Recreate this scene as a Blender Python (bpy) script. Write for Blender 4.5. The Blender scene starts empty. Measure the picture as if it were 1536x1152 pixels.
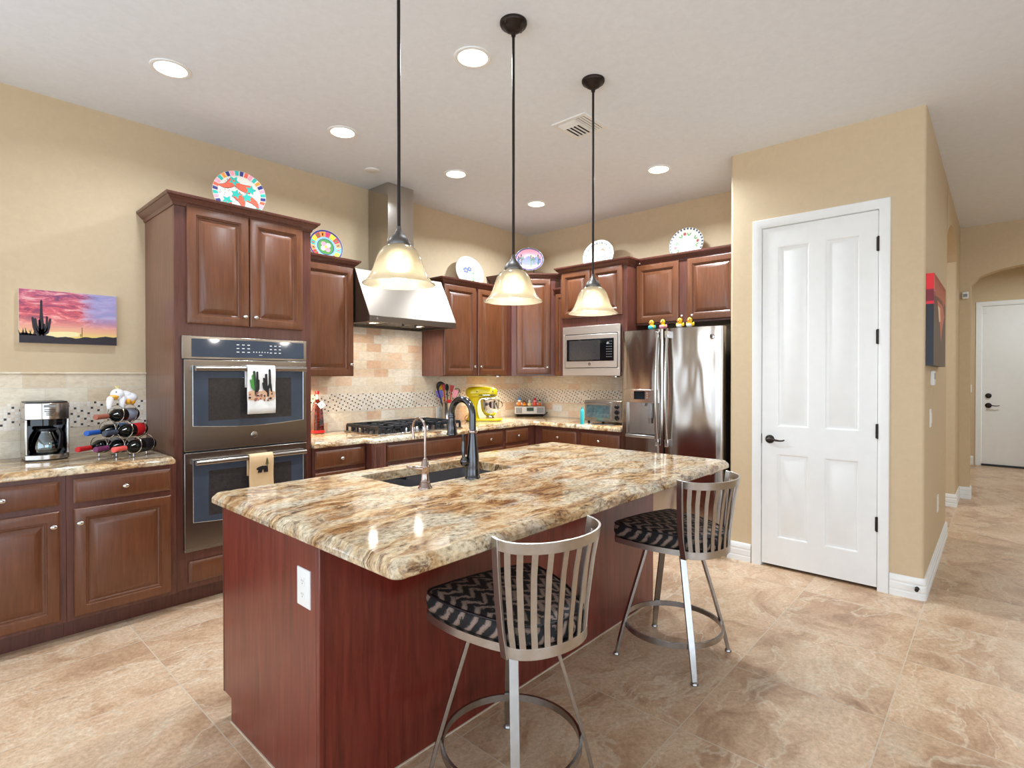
import bpy, bmesh, math, random
from mathutils import Vector, Matrix
R = math.radians
PI = math.pi
random.seed(7)
SC = bpy.context.scene
COL = SC.collection

# ---------------------------------------------------------------- camera
cam_data = bpy.data.cameras.new('camera')
cam_data.sensor_width = 36.0
cam_data.lens = 810.66 / 1536 * 36.0
cam_data.shift_y = (569.0 - 576.0) / 1536.0
cam_data.clip_start = 0.05
cam = bpy.data.objects.new('camera', cam_data)
COL.objects.link(cam)
cam.location = (0, 0, 1.394)
cam.rotation_euler = (R(90 - 0.478), 0, R(42.07 - 90))
SC.camera = cam
# ---------------------------------------------------------------- world, window light, exposure
SC.view_settings.view_transform = 'Standard'
SC.view_settings.look = 'None'
SC.view_settings.gamma = 1.0
SC.view_settings.exposure = 0.20
world = bpy.data.worlds.new('sky')
SC.world = world
world.use_nodes = True
_bg = world.node_tree.nodes['Background']
_bg.inputs[0].default_value = (0.85, 0.93, 1.0, 1)
_bg.inputs[1].default_value = 1.2


def area(name, loc, rot, sx, sy, power, col=(1, 1, 1), shape='RECTANGLE', spread=180):
    d = bpy.data.lights.new(name, 'AREA')
    d.shape = shape
    d.size = sx
    d.size_y = sy
    d.energy = power
    d.color = col
    d.spread = R(spread)
    o = bpy.data.objects.new(name, d)
    COL.objects.link(o)
    o.location = loc
    o.rotation_euler = rot
    return o


WIN_X = -3.6      # big window wall behind the camera
WIN_Y = -4.6      # unseen right wall, given an added window for fill light
area('daylight_rear', (WIN_X - 0.05, -0.3, 1.45), (0, R(-116), 0), 2.5, 6.6, 112, (0.74, 0.905, 1.10))
area('added_side_daylight', (-0.3, WIN_Y - 0.05, 1.45), (R(116), 0, 0), 4.6, 2.5, 80, (0.74, 0.905, 1.10))  # fill lamp at the added, unseen side window
area('added_left_daylight', (-1.75, 4.209 + 0.05, 1.45), (R(-108), 0, 0), 1.9, 2.5, 36, (0.74, 0.905, 1.10))  # lamp behind the added left window, brightens the back wall
SC.cycles.use_denoising = True
SC.cycles.max_bounces = 10
SC.cycles.diffuse_bounces = 5
SC.cycles.glossy_bounces = 5
SC.cycles.transmission_bounces = 8
SC.cycles.transparent_max_bounces = 12
SC.cycles.sample_clamp_indirect = 6.0
SC.cycles.caustics_reflective = False
SC.cycles.caustics_refractive = False


# ================================================================ materials
def lin(c):
    c = c / 255.0
    return c / 12.92 if c <= 0.04045 else ((c + 0.055) / 1.055) ** 2.4


def rgb(r, g, b):
    return (lin(r), lin(g), lin(b), 1.0)


class NT:
    def __init__(s, name):
        s.m = bpy.data.materials.new(name)
        s.m.use_nodes = True
        s.t = s.m.node_tree
        s.b = s.t.nodes['Principled BSDF']
        s._co = None

    def n(s, typ, **kw):
        x = s.t.nodes.new(typ)
        for k, v in kw.items():
            setattr(x, k, v)
        return x

    def l(s, a, b):
        s.t.links.new(a, b)

    def put(s, inp, v):
        if isinstance(v, bpy.types.NodeSocket):
            s.l(v, inp)
        else:
            inp.default_value = v

    def co(s):
        if s._co is None:
            s._co = s.n('ShaderNodeTexCoord').outputs['Object']
        return s._co

    def mapping(s, scale=(1, 1, 1), rot=(0, 0, 0), loc=(0, 0, 0), vec=None):
        m = s.n('ShaderNodeMapping')
        m.inputs['Scale'].default_value = scale
        m.inputs['Rotation'].default_value = rot
        m.inputs['Location'].default_value = loc
        s.l(vec or s.co(), m.inputs[0])
        return m.outputs[0]

    def noise(s, vec, scale, detail=4, rough=0.55, dist=0.0):
        x = s.n('ShaderNodeTexNoise')
        s.l(vec, x.inputs['Vector'])
        x.inputs['Scale'].default_value = scale
        x.inputs['Detail'].default_value = detail
        x.inputs['Roughness'].default_value = rough
        x.inputs['Distortion'].default_value = dist
        return x.outputs['Fac']

    def ramp(s, fac, stops, interp='LINEAR'):
        x = s.n('ShaderNodeValToRGB')
        cr = x.color_ramp
        cr.interpolation = interp
        while len(cr.elements) < len(stops):
            cr.elements.new(0.5)
        for e, (p, c) in zip(cr.elements, stops):
            e.position = p
            e.color = c if len(c) == 4 else (*c, 1)
        s.put(x.inputs[0], fac)
        return x.outputs[0]

    def mix(s, fac, a, b, mode='MIX'):
        x = s.n('ShaderNodeMix', data_type='RGBA', blend_type=mode)
        s.put(x.inputs[0], fac)
        s.put(x.inputs[6], a)
        s.put(x.inputs[7], b)
        return x.outputs[2]

    def math(s, op, a, b=None, c=None):
        x = s.n('ShaderNodeMath', operation=op)
        s.put(x.inputs[0], a)
        if b is not None:
            s.put(x.inputs[1], b)
        if c is not None:
            s.put(x.inputs[2], c)
        return x.outputs[0]

    def sep(s, vec):
        x = s.n('ShaderNodeSeparateXYZ')
        s.l(vec, x.inputs[0])
        return x.outputs

    def comb(s, x=0, y=0, z=0):
        n = s.n('ShaderNodeCombineXYZ')
        s.put(n.inputs[0], x)
        s.put(n.inputs[1], y)
        s.put(n.inputs[2], z)
        return n.outputs[0]

    def white(s, vec):
        x = s.n('ShaderNodeTexWhiteNoise', noise_dimensions='3D')
        s.l(vec, x.inputs[0])
        return x.outputs

    def bump(s, h, strength=0.1, dist=0.01):
        x = s.n('ShaderNodeBump')
        x.inputs['Strength'].default_value = strength
        x.inputs['Distance'].default_value = dist
        s.l(h, x.inputs['Height'])
        s.l(x.outputs[0], s.b.inputs['Normal'])

    def set(s, color=None, rough=None, metal=None, **kw):
        if color is not None:
            s.put(s.b.inputs['Base Color'], color)
        if rough is not None:
            s.put(s.b.inputs['Roughness'], rough)
        if metal is not None:
            s.put(s.b.inputs['Metallic'], metal)
        for k, v in kw.items():
            s.put(s.b.inputs[k], v)
        return s.m


def plain(name, c, rough=0.5, metal=0.0, var=0.06, vscale=12, **kw):
    t = NT(name)
    col = rgb(*c)
    f = t.noise(t.co(), vscale, 3)
    lo = tuple(x * (1 - var) for x in col[:3]) + (1,)
    hi = tuple(min(1, x * (1 + var)) for x in col[:3]) + (1,)
    return t.set(t.ramp(f, [(0.3, lo), (0.7, hi)]), rough, metal, **kw)


def emit(name, c, strength):
    t = NT(name)
    return t.set(rgb(*c), 0.5, **{'Emission Color': rgb(*c), 'Emission Strength': strength})


def wood(name, dark, mid, light, rough=0.33, gscale=1.0, coat=0.25):
    t = NT(name)
    v = t.mapping((22 * gscale, 22 * gscale, 1.6 * gscale))
    f = t.noise(v, 3.0, 6, 0.6, 0.6)
    f2 = t.noise(t.mapping((1, 1, 0.6)), 6, 3)
    c = t.ramp(f, [(0.25, rgb(*dark)), (0.5, rgb(*mid)), (0.78, rgb(*light))])
    c2 = t.ramp(f2, [(0.3, (0.88, 0.87, 0.86)), (0.7, (1.08, 1.07, 1.07))])
    m = t.set(t.mix(1.0, c, c2, 'MULTIPLY'), rough, **{'Coat Weight': coat, 'Coat Roughness': 0.22})
    t.bump(f, 0.04, 0.002)
    return m


def brushed(name, c, rough=0.28, axis=0, streak=0.12, wave=0.0):
    t = NT(name)
    sc = [160, 160, 160]
    sc[axis] = 1.5
    f = t.noise(t.mapping(tuple(sc)), 1.0, 2)
    r = t.math('MULTIPLY_ADD', f, streak, rough - streak / 2)
    m = t.set(rgb(*c), r, 1.0)
    if wave:
        t.bump(t.noise(t.mapping((3.2, 3.2, 0.9)), 1.6, 1, 0.4, 0.3), wave, 0.12)
    return m


def granite(name):
    t = NT(name)
    w = t.n('ShaderNodeTexNoise')
    t.l(t.co(), w.inputs['Vector'])
    w.inputs['Scale'].default_value = 2.2
    w.inputs['Detail'].default_value = 3
    wv = t.n('ShaderNodeVectorMath', operation='MULTIPLY_ADD')
    t.l(w.outputs['Color'], wv.inputs[0])
    wv.inputs[1].default_value = (0.35, 0.35, 0.3)
    t.l(t.co(), wv.inputs[2])
    v = t.mapping((2.2, 8.0, 6.0), (0, 0, R(-12)), vec=wv.outputs[0])
    f1 = t.noise(v, 1.9, 11, 0.72, 0.4)
    base = t.ramp(f1, [(0.32, rgb(84, 58, 42)), (0.40, rgb(146, 108, 74)), (0.47, rgb(188, 152, 110)),
                       (0.56, rgb(222, 204, 174)), (0.62, rgb(206, 190, 164)), (0.72, rgb(160, 126, 94))])
    f2 = t.noise(t.mapping((1, 1.6, 1.2)), 44, 6, 0.75)
    sp = t.ramp(f2, [(0.34, rgb(84, 70, 60)), (0.43, rgb(205, 195, 178)), (0.60, rgb(255, 252, 244))])
    c = t.mix(0.7, base, sp, 'MULTIPLY')
    f3 = t.noise(t.mapping((2.0, 6.5, 5), (0, 0, R(-16)), vec=wv.outputs[0]), 3.1, 10, 0.78, 0.6)
    vein = t.ramp(f3, [(0.53, (0, 0, 0)), (0.60, (0.92, 0.92, 0.92))])
    c = t.mix(vein, c, rgb(84, 54, 36))
    f4 = t.noise(t.mapping((1, 2, 1.5)), 3.3, 4, 0.5, 0.5)
    gm = t.ramp(f4, [(0.48, (0, 0, 0)), (0.62, (0.7, 0.7, 0.7))])
    grey = t.ramp(f2, [(0.36, rgb(84, 80, 72)), (0.5, rgb(196, 190, 172)), (0.65, rgb(226, 220, 204))])
    c = t.mix(gm, c, grey)
    c = t.mix(1.0, c, (1.08, 1.06, 1.02, 1), 'MULTIPLY')
    return t.set(c, 0.09, **{'Specular IOR Level': 0.55})


def floor_mat():
    t = NT('travertine_floor_tile')
    x, y, z = t.sep(t.co())
    u = t.math('DIVIDE', t.math('SUBTRACT', x, 0.796), 0.610)
    w = t.math('DIVIDE', t.math('SUBTRACT', y, 0.335), 0.599)
    fu, fw = t.math('FRACT', u), t.math('FRACT', w)
    iu, iw = t.math('FLOOR', u), t.math('FLOOR', w)
    du = t.math('MINIMUM', fu, t.math('SUBTRACT', 1.0, fu))
    dw = t.math('MINIMUM', fw, t.math('SUBTRACT', 1.0, fw))
    d = t.math('MINIMUM', du, dw)
    gm = t.math('LESS_THAN', d, 0.0036)
    wn = t.white(t.comb(iu, iw, 3.0))
    off = t.n('ShaderNodeVectorMath', operation='MULTIPLY_ADD')
    t.l(wn['Color'], off.inputs[0])
    off.inputs[1].default_value = (9, 9, 9)
    t.l(t.co(), off.inputs[2])
    wr = t.n('ShaderNodeTexNoise')
    t.l(off.outputs[0], wr.inputs['Vector'])
    wr.inputs['Scale'].default_value = 1.6
    wr.inputs['Detail'].default_value = 4
    wv = t.n('ShaderNodeVectorMath', operation='MULTIPLY_ADD')
    t.l(wr.outputs['Color'], wv.inputs[0])
    wv.inputs[1].default_value = (0.8, 0.8, 0.8)
    t.l(off.outputs[0], wv.inputs[2])
    f1 = t.noise(t.mapping((1.3, 2.4, 1), (0, 0, R(24)), vec=wv.outputs[0]), 1.6, 9, 0.68, 0.5)
    c = t.ramp(f1, [(0.30, rgb(162, 126, 96)), (0.41, rgb(192, 156, 124)), (0.50, rgb(211, 178, 145)),
                    (0.58, rgb(222, 194, 163)), (0.70, rgb(202, 168, 134))])
    f2 = t.noise(t.mapping((0.8, 2.2, 1), (0, 0, R(20)), vec=wv.outputs[0]), 1.5, 5, 0.5, 0.3)
    vein = t.ramp(f2, [(0.482, (0, 0, 0)), (0.50, (0.75, 0.75, 0.75)), (0.518, (0, 0, 0))])
    c = t.mix(vein, c, rgb(226, 206, 178))
    f4 = t.noise(t.mapping((1.0, 1.6, 1), (0, 0, R(30)), vec=wv.outputs[0]), 3.4, 7, 0.75, 0.4)
    dk = t.ramp(f4, [(0.60, (0, 0, 0)), (0.72, (0.5, 0.5, 0.5))])
    c = t.mix(dk, c, rgb(124, 94, 74))
    f3 = t.noise(t.co(), 55, 5, 0.7)
    c = t.mix(0.5, c, t.ramp(f3, [(0.3, rgb(160, 150, 140)), (0.65, rgb(255, 255, 255))]), 'MULTIPLY')
    tone = t.ramp(wn['Value'], [(0, (0.92, 0.91, 0.9)), (1, (1.06, 1.05, 1.04))])
    c = t.mix(1.0, c, tone, 'MULTIPLY')
    c = t.mix(gm, c, rgb(200, 184, 162))
    r = t.math('MULTIPLY_ADD', f3, 0.14, 0.27)
    m = t.set(c, r)
    h = t.math('SUBTRACT', t.math('MULTIPLY', f1, 0.25), gm)
    t.bump(h, 0.10, 0.004)
    return m


def splash_mat(name, cols, bw=0.152, bh=0.076, z0=0.914):
    """running-bond stone tile on any vertical wall"""
    t = NT(name)
    x, y, z = t.sep(t.co())
    h = t.math('SUBTRACT', x, y)
    v = t.math('DIVIDE', t.math('SUBTRACT', z, z0), bh)
    iv = t.math('FLOOR', v)
    fv = t.math('FRACT', v)
    u = t.math('ADD', t.math('DIVIDE', h, bw), t.math('MULTIPLY', iv, 0.5))
    iu = t.math('FLOOR', u)
    fu = t.math('FRACT', u)
    du = t.math('MULTIPLY', t.math('MINIMUM', fu, t.math('SUBTRACT', 1.0, fu)), bw)
    dv = t.math('MULTIPLY', t.math('MINIMUM', fv, t.math('SUBTRACT', 1.0, fv)), bh)
    g = t.math('LESS_THAN', t.math('MINIMUM', du, dv), 0.0016)
    wn = t.white(t.comb(iu, iv, 1.0))
    k = len(cols)
    c = t.ramp(wn['Value'], [(i / k, rgb(*cc)) for i, cc in enumerate(cols)], 'CONSTANT')
    f = t.noise(t.mapping((1, 1, 2.0)), 24, 5, 0.6, 0.6)
    c = t.mix(0.6, c, t.ramp(f, [(0.3, rgb(222, 212, 200)), (0.6, rgb(255, 253, 250))]), 'MULTIPLY')
    c = t.mix(g, c, rgb(216, 206, 190))
    m = t.set(c, 0.38)
    t.bump(t.math('SUBTRACT', 1.0, g), 0.25, 0.003)
    return m


def mosaic_mat(name, s=0.0152, z0=1.08, dens=0.25):
    t = NT(name)
    x, y, z = t.sep(t.co())
    h = t.math('SUBTRACT', x, y)
    u = t.math('DIVIDE', h, s)
    v = t.math('DIVIDE', t.math('SUBTRACT', z, z0), s)
    iu, iv = t.math('FLOOR', u), t.math('FLOOR', v)
    fu, fv = t.math('FRACT', u), t.math('FRACT', v)
    du = t.math('MINIMUM', fu, t.math('SUBTRACT', 1.0, fu))
    dv = t.math('MINIMUM', fv, t.math('SUBTRACT', 1.0, fv))
    g = t.math('LESS_THAN', t.math('MINIMUM', du, dv), 0.07)
    # dark dots on a staggered lattice (a knight-move pattern) with a few missing
    k = t.math('MODULO', t.math('ADD', t.math('ADD', iu, t.math('MULTIPLY', iv, 2.0)), 50000.0), 5.0)
    dot = t.math('LESS_THAN', k, 0.5)
    wn = t.white(t.comb(iu, iv, 2.0))
    dot = t.math('MULTIPLY', dot, t.math('GREATER_THAN', t.math('MINIMUM', du, dv), 0.13))
    dot = t.math('MULTIPLY', dot, t.math('LESS_THAN', wn['Value'], dens))
    light = t.ramp(wn['Value'], [(0, rgb(240, 228, 208)), (0.35, rgb(246, 238, 224)), (0.7, rgb(232, 214, 190)),
                                 (0.9, rgb(240, 228, 210))], 'CONSTANT')
    c = t.mix(g, light, rgb(232, 220, 202))
    c = t.mix(dot, c, rgb(44, 30, 26))
    return t.set(c, 0.3)


def fabric_zigzag():
    t = NT('zigzag_cushion_fabric')
    x, y, z = t.sep(t.co())
    wob = t.noise(t.mapping((1, 1, 1)), 24, 4, 0.7)
    tri = t.math('PINGPONG', t.math('ADD', x, t.math('MULTIPLY', wob, 0.03)), 0.040)
    a = t.math('ADD', t.math('ADD', y, t.math('MULTIPLY', z, 0.9)), t.math('MULTIPLY', tri, 1.3))
    a = t.math('ADD', a, t.math('MULTIPLY', wob, 0.075))
    f = t.math('FRACT', t.math('DIVIDE', a, 0.058))
    c = t.ramp(f, [(0.0, rgb(14, 12, 13)), (0.38, rgb(18, 15, 16)), (0.43, rgb(112, 94, 82)), (0.60, rgb(146, 125, 112)),
                   (0.80, rgb(132, 112, 100)), (0.86, rgb(60, 58, 64)), (0.93, rgb(16, 14, 16))])
    m = t.set(c, 0.75)
    t.bump(t.noise(t.mapping((1, 1, 1)), 300, 2), 0.1, 0.001)
    return m


def sunset_mat():
    """print on the canvas: local x across (0..0.462), z up (0..0.312)"""
    t = NT('sunset_print')
    x, y, z = t.sep(t.co())
    f = t.noise(t.mapping((9, 1, 34)), 1.0, 7, 0.65, 0.8)
    zz = t.math('DIVIDE', z, 0.312)
    sky = t.ramp(zz, [(0.16, rgb(240, 206, 120)), (0.26, rgb(238, 176, 140)), (0.42, rgb(232, 150, 140)),
                      (0.62, rgb(214, 96, 112)), (0.85, rgb(168, 106, 150)), (1.0, rgb(118, 98, 158))])
    cl = t.ramp(f, [(0.38, rgb(110, 44, 84)), (0.5, rgb(222, 92, 100)), (0.62, rgb(255, 196, 186))])
    up = t.ramp(zz, [(0.28, (0, 0, 0)), (0.5, (0.72, 0.72, 0.72))])
    c = t.mix(up, sky, cl)
    bl = t.ramp(t.math('ADD', t.math('DIVIDE', x, 0.462), t.math('MULTIPLY', f, 0.5)),
                [(0.85, (0, 0, 0)), (1.45, (0.75, 0.75, 0.75))])
    blm = t.math('MULTIPLY', bl, t.ramp(zz, [(0.3, (0, 0, 0)), (0.55, (1, 1, 1))]))
    c = t.mix(blm, c, rgb(150, 168, 218))
    return t.set(c, 0.4)


def art_mat():
    """red and charcoal abstract: local x along wall (0..0.95), z up (0..0.575)"""
    t = NT('abstract_canvas_paint')
    x, y, z = t.sep(t.co())
    f = t.noise(t.mapping((2.2, 1, 10)), 2.2, 5, 0.6, 0.6)
    zz = t.math('ADD', t.math('DIVIDE', z, 0.575), t.math('MULTIPLY', t.math('SUBTRACT', f, 0.5), 0.30))
    c = t.ramp(zz, [(0.0, rgb(96, 84, 76)), (0.45, rgb(98, 84, 76)), (0.62, rgb(104, 74, 66)), (0.76, rgb(112, 70, 62)),
                    (0.80, rgb(196, 104, 84)), (0.92, rgb(186, 96, 78)), (1.0, rgb(170, 70, 60))])
    return t.set(c, 0.45)


def art_edge_mat():
    t = NT('abstract_canvas_edge_paint')
    x, y, z = t.sep(t.co())
    zz = t.math('DIVIDE', z, 0.575)
    c = t.ramp(zz, [(0.0, rgb(20, 22, 32)), (0.66, rgb(24, 22, 32)), (0.67, rgb(220, 24, 48)), (0.70, rgb(120, 10, 30)),
                    (0.82, rgb(150, 14, 36)), (0.83, rgb(226, 20, 30)), (1.0, rgb(200, 16, 24))], 'CONSTANT')
    return t.set(c, 0.45)


def glass_shade():
    t = NT('frosted_amber_glass')
    nt = t.t
    out = nt.nodes['Material Output']
    tr = t.n('ShaderNodeBsdfTranslucent')
    f = t.noise(t.co(), 14, 4, 0.6, 1.0)
    c = t.ramp(f, [(0.3, rgb(236, 220, 186)), (0.7, rgb(246, 236, 212))])
    t.l(c, tr.inputs[0])
    df = t.n('ShaderNodeBsdfDiffuse')
    t.l(c, df.inputs[0])
    tp = t.n('ShaderNodeBsdfTransparent')
    tp.inputs[0].default_value = rgb(255, 250, 240)
    gl = t.n('ShaderNodeBsdfGlossy')
    gl.inputs['Roughness'].default_value = 0.1
    a = t.n('ShaderNodeMixShader'); a.inputs[0].default_value = 0.35
    t.l(tr.outputs[0], a.inputs[1]); t.l(df.outputs[0], a.inputs[2])
    b = t.n('ShaderNodeMixShader'); b.inputs[0].default_value = 0.60
    t.l(a.outputs[0], b.inputs[1]); t.l(tp.outputs[0], b.inputs[2])
    fr = t.n('ShaderNodeFresnel'); fr.inputs[0].default_value = 1.4
    cc = t.n('ShaderNodeMixShader')
    t.l(fr.outputs[0], cc.inputs[0]); t.l(b.outputs[0], cc.inputs[1]); t.l(gl.outputs[0], cc.inputs[2])
    t.l(cc.outputs[0], out.inputs[0])
    return t.m


def thin_glass(name, c=(235, 245, 245), alpha=0.25):
    t = NT(name)
    out = t.t.nodes['Material Output']
    tp = t.n('ShaderNodeBsdfTransparent'); tp.inputs[0].default_value = rgb(*c)
    gl = t.n('ShaderNodeBsdfGlossy'); gl.inputs['Roughness'].default_value = 0.03
    fr = t.n('ShaderNodeFresnel'); fr.inputs[0].default_value = 1.5
    f = t.math('ADD', fr.outputs[0], alpha * 0.4)
    cc = t.n('ShaderNodeMixShader')
    t.l(f, cc.inputs[0]); t.l(tp.outputs[0], cc.inputs[1]); t.l(gl.outputs[0], cc.inputs[2])
    t.l(cc.outputs[0], out.inputs[0])
    return t.m


def plaster(name, c, bump=0.12, rough=0.75):
    t = NT(name)
    f = t.noise(t.co(), 22, 5, 0.6, 0.8)
    col = rgb(*c)
    m = t.set(t.ramp(f, [(0.3, tuple(v * .97 for v in col[:3])), (0.7, tuple(min(1, v * 1.03) for v in col[:3]))]), rough)
    t.bump(f, bump, 0.004)
    return m


M = {}
M['wall'] = plaster('tan_wall_paint', (208, 186, 152), 0.06)
M['ceil'] = plaster('white_ceiling_paint', (233, 239, 246), 0.03)
M['floor'] = floor_mat()
M['white'] = plain('white_trim_paint', (238, 239, 236), 0.5, var=0.015, **{'Specular IOR Level': 0.3})
M['white_plastic'] = plain('white_plastic', (236, 236, 232), 0.35, var=0.01)
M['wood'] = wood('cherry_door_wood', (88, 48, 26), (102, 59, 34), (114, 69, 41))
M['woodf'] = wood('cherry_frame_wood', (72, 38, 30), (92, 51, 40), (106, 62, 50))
M['woodp'] = wood('cherry_side_panel', (84, 48, 36), (112, 68, 54), (130, 84, 68), 0.3)
M['woodi'] = wood('mahogany_island_panel', (78, 26, 18), (110, 38, 27), (128, 54, 40), 0.28, 0.8)
M['granite'] = granite('gold_granite')
M['steel'] = brushed('brushed_steel_h', (160, 151, 140), 0.27, 0, 0.06)
M['steelv'] = brushed('brushed_steel_v', (190, 184, 176), 0.20, 2, 0.06)
M['steely'] = brushed('brushed_steel_y', (190, 184, 176), 0.25, 1, 0.06)
M['chrome'] = plain('polished_chrome', (225, 225, 225), 0.08, 1.0, 0.02)
M['nickel'] = plain('satin_nickel', (214, 210, 204), 0.22, 1.0, 0.02)
M['gunmetal'] = plain('brushed_pewter_metal', (168, 165, 162), 0.26, 1.0, 0.08, 40)
M['pewter'] = plain('pale_pewter_metal', (190, 186, 181), 0.30, 1.0, 0.06, 40)
M['ovensteel'] = brushed('dim_reflection_brushed_steel', (150, 142, 134), 0.25, 0, 0.06)  # base darkened to carry the dim room it reflects
M['steelw'] = brushed('wavy_brushed_steel', (172, 163, 154), 0.17, 2, 0.05, 0.16)
M['steelb'] = brushed('bright_brushed_steel_y', (226, 216, 204), 0.42, 1, 0.06)
M['capmetal'] = plain('grey_cap_metal', (112, 108, 104), 0.4, 0.9)
M['hoodsteel'] = brushed('soft_brushed_steel', (116, 107, 97), 0.36, 0, 0.06)
M['bronze'] = plain('dark_bronze', (52, 44, 40), 0.4, 0.8, 0.1)
M['fauc'] = plain('dark_pewter_faucet', (84, 83, 84), 0.16, 1.0, 0.04)
M['fauc2'] = plain('rosy_nickel_faucet', (170, 150, 140), 0.14, 1.0, 0.04)
M['black'] = plain('black_plastic', (16, 16, 18), 0.35, var=0.05)
M['blackgloss'] = plain('black_glass', (12, 13, 16), 0.05, var=0.05)
M['ovenglass'] = plain('smoked_glass_reflection_tint', (66, 74, 86), 0.07, var=0.06)  # base lifted: the ambient reflection is put into the colour
M['ovenwin'] = plain('smoked_oven_window', (58, 55, 54), 0.09, var=0.15, vscale=60)
M['iron'] = plain('cast_iron', (40, 42, 46), 0.4, 0.3, 0.2, 60)
M['darkgrey'] = plain('dark_grey_paint', (46, 44, 46), 0.45)
M['midgrey'] = plain('grey_plastic', (140, 142, 144), 0.4)
M['sink'] = plain('dark_composite_sink', (84, 82, 84), 0.4, 0.0, 0.1, 80)
M['fab'] = fabric_zigzag()
M['splash'] = splash_mat('travertine_brick_tile', [(238, 222, 196), (242, 230, 210), (236, 208, 178), (240, 226, 202), (238, 214, 186),
                                                   (243, 232, 214), (230, 194, 162), (236, 218, 194)])
M['splashl'] = splash_mat('pale_travertine_brick_tile', [(236, 224, 200), (230, 215, 188), (240, 230, 208), (226, 208, 178)], 0.20, 0.10, 0.90)
M['mosaic'] = mosaic_mat('dotted_mosaic_tile', 0.0152, 1.08, 0.9)
M['mosaicl'] = mosaic_mat('dotted_mosaic_tile_pale', 0.0165, 1.075, 0.8)
M['shade'] = glass_shade()
M['glass'] = thin_glass('clear_glass')
M['lens'] = emit('downlight_lens', (255, 246, 226), 4.0)
M['bulb'] = emit('bulb_glow', (255, 238, 206), 7.0)
M['puck'] = emit('puck_lens', (255, 244, 220), 6.0)
M['yellow'] = plain('yellow_enamel', (222, 196, 10), 0.2, var=0.02, **{'Coat Weight': 0.5})
M['caulk'] = plain('pale_caulk', (206, 190, 168), 0.7)


def pal(name, r, g, b, rough=0.45):
    k = 'c_' + name
    if k not in M:
        M[k] = plain(name + '_paint', (r, g, b), rough, var=0.03)
    return M[k]


RED = pal('red', 206, 30, 34)
CORAL = pal('coral_red', 224, 88, 62)
TEAL = pal('teal', 34, 166, 150)
NAVY = pal('navy', 44, 42, 110)
PINK = pal('pink', 236, 146, 160)
ORANGE = pal('orange', 236, 140, 50)
GREEN = pal('leaf_green', 70, 140, 60)
DGREEN = pal('dark_green', 40, 66, 40)
CREAM = pal('cream_glaze', 208, 202, 188, 0.25)
OFFW = pal('off_white', 236, 234, 228)
BLUE = pal('blue', 50, 66, 170)
LBLUE = pal('light_blue', 96, 150, 214)
PURPLE = pal('violet', 112, 96, 200)
YEL = pal('sunny_yellow', 246, 206, 40)
BROWN = pal('brown', 100, 62, 36)
INK = pal('ink_black', 24, 20, 24)
TURQ = pal('turquoise', 44, 176, 180)


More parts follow.
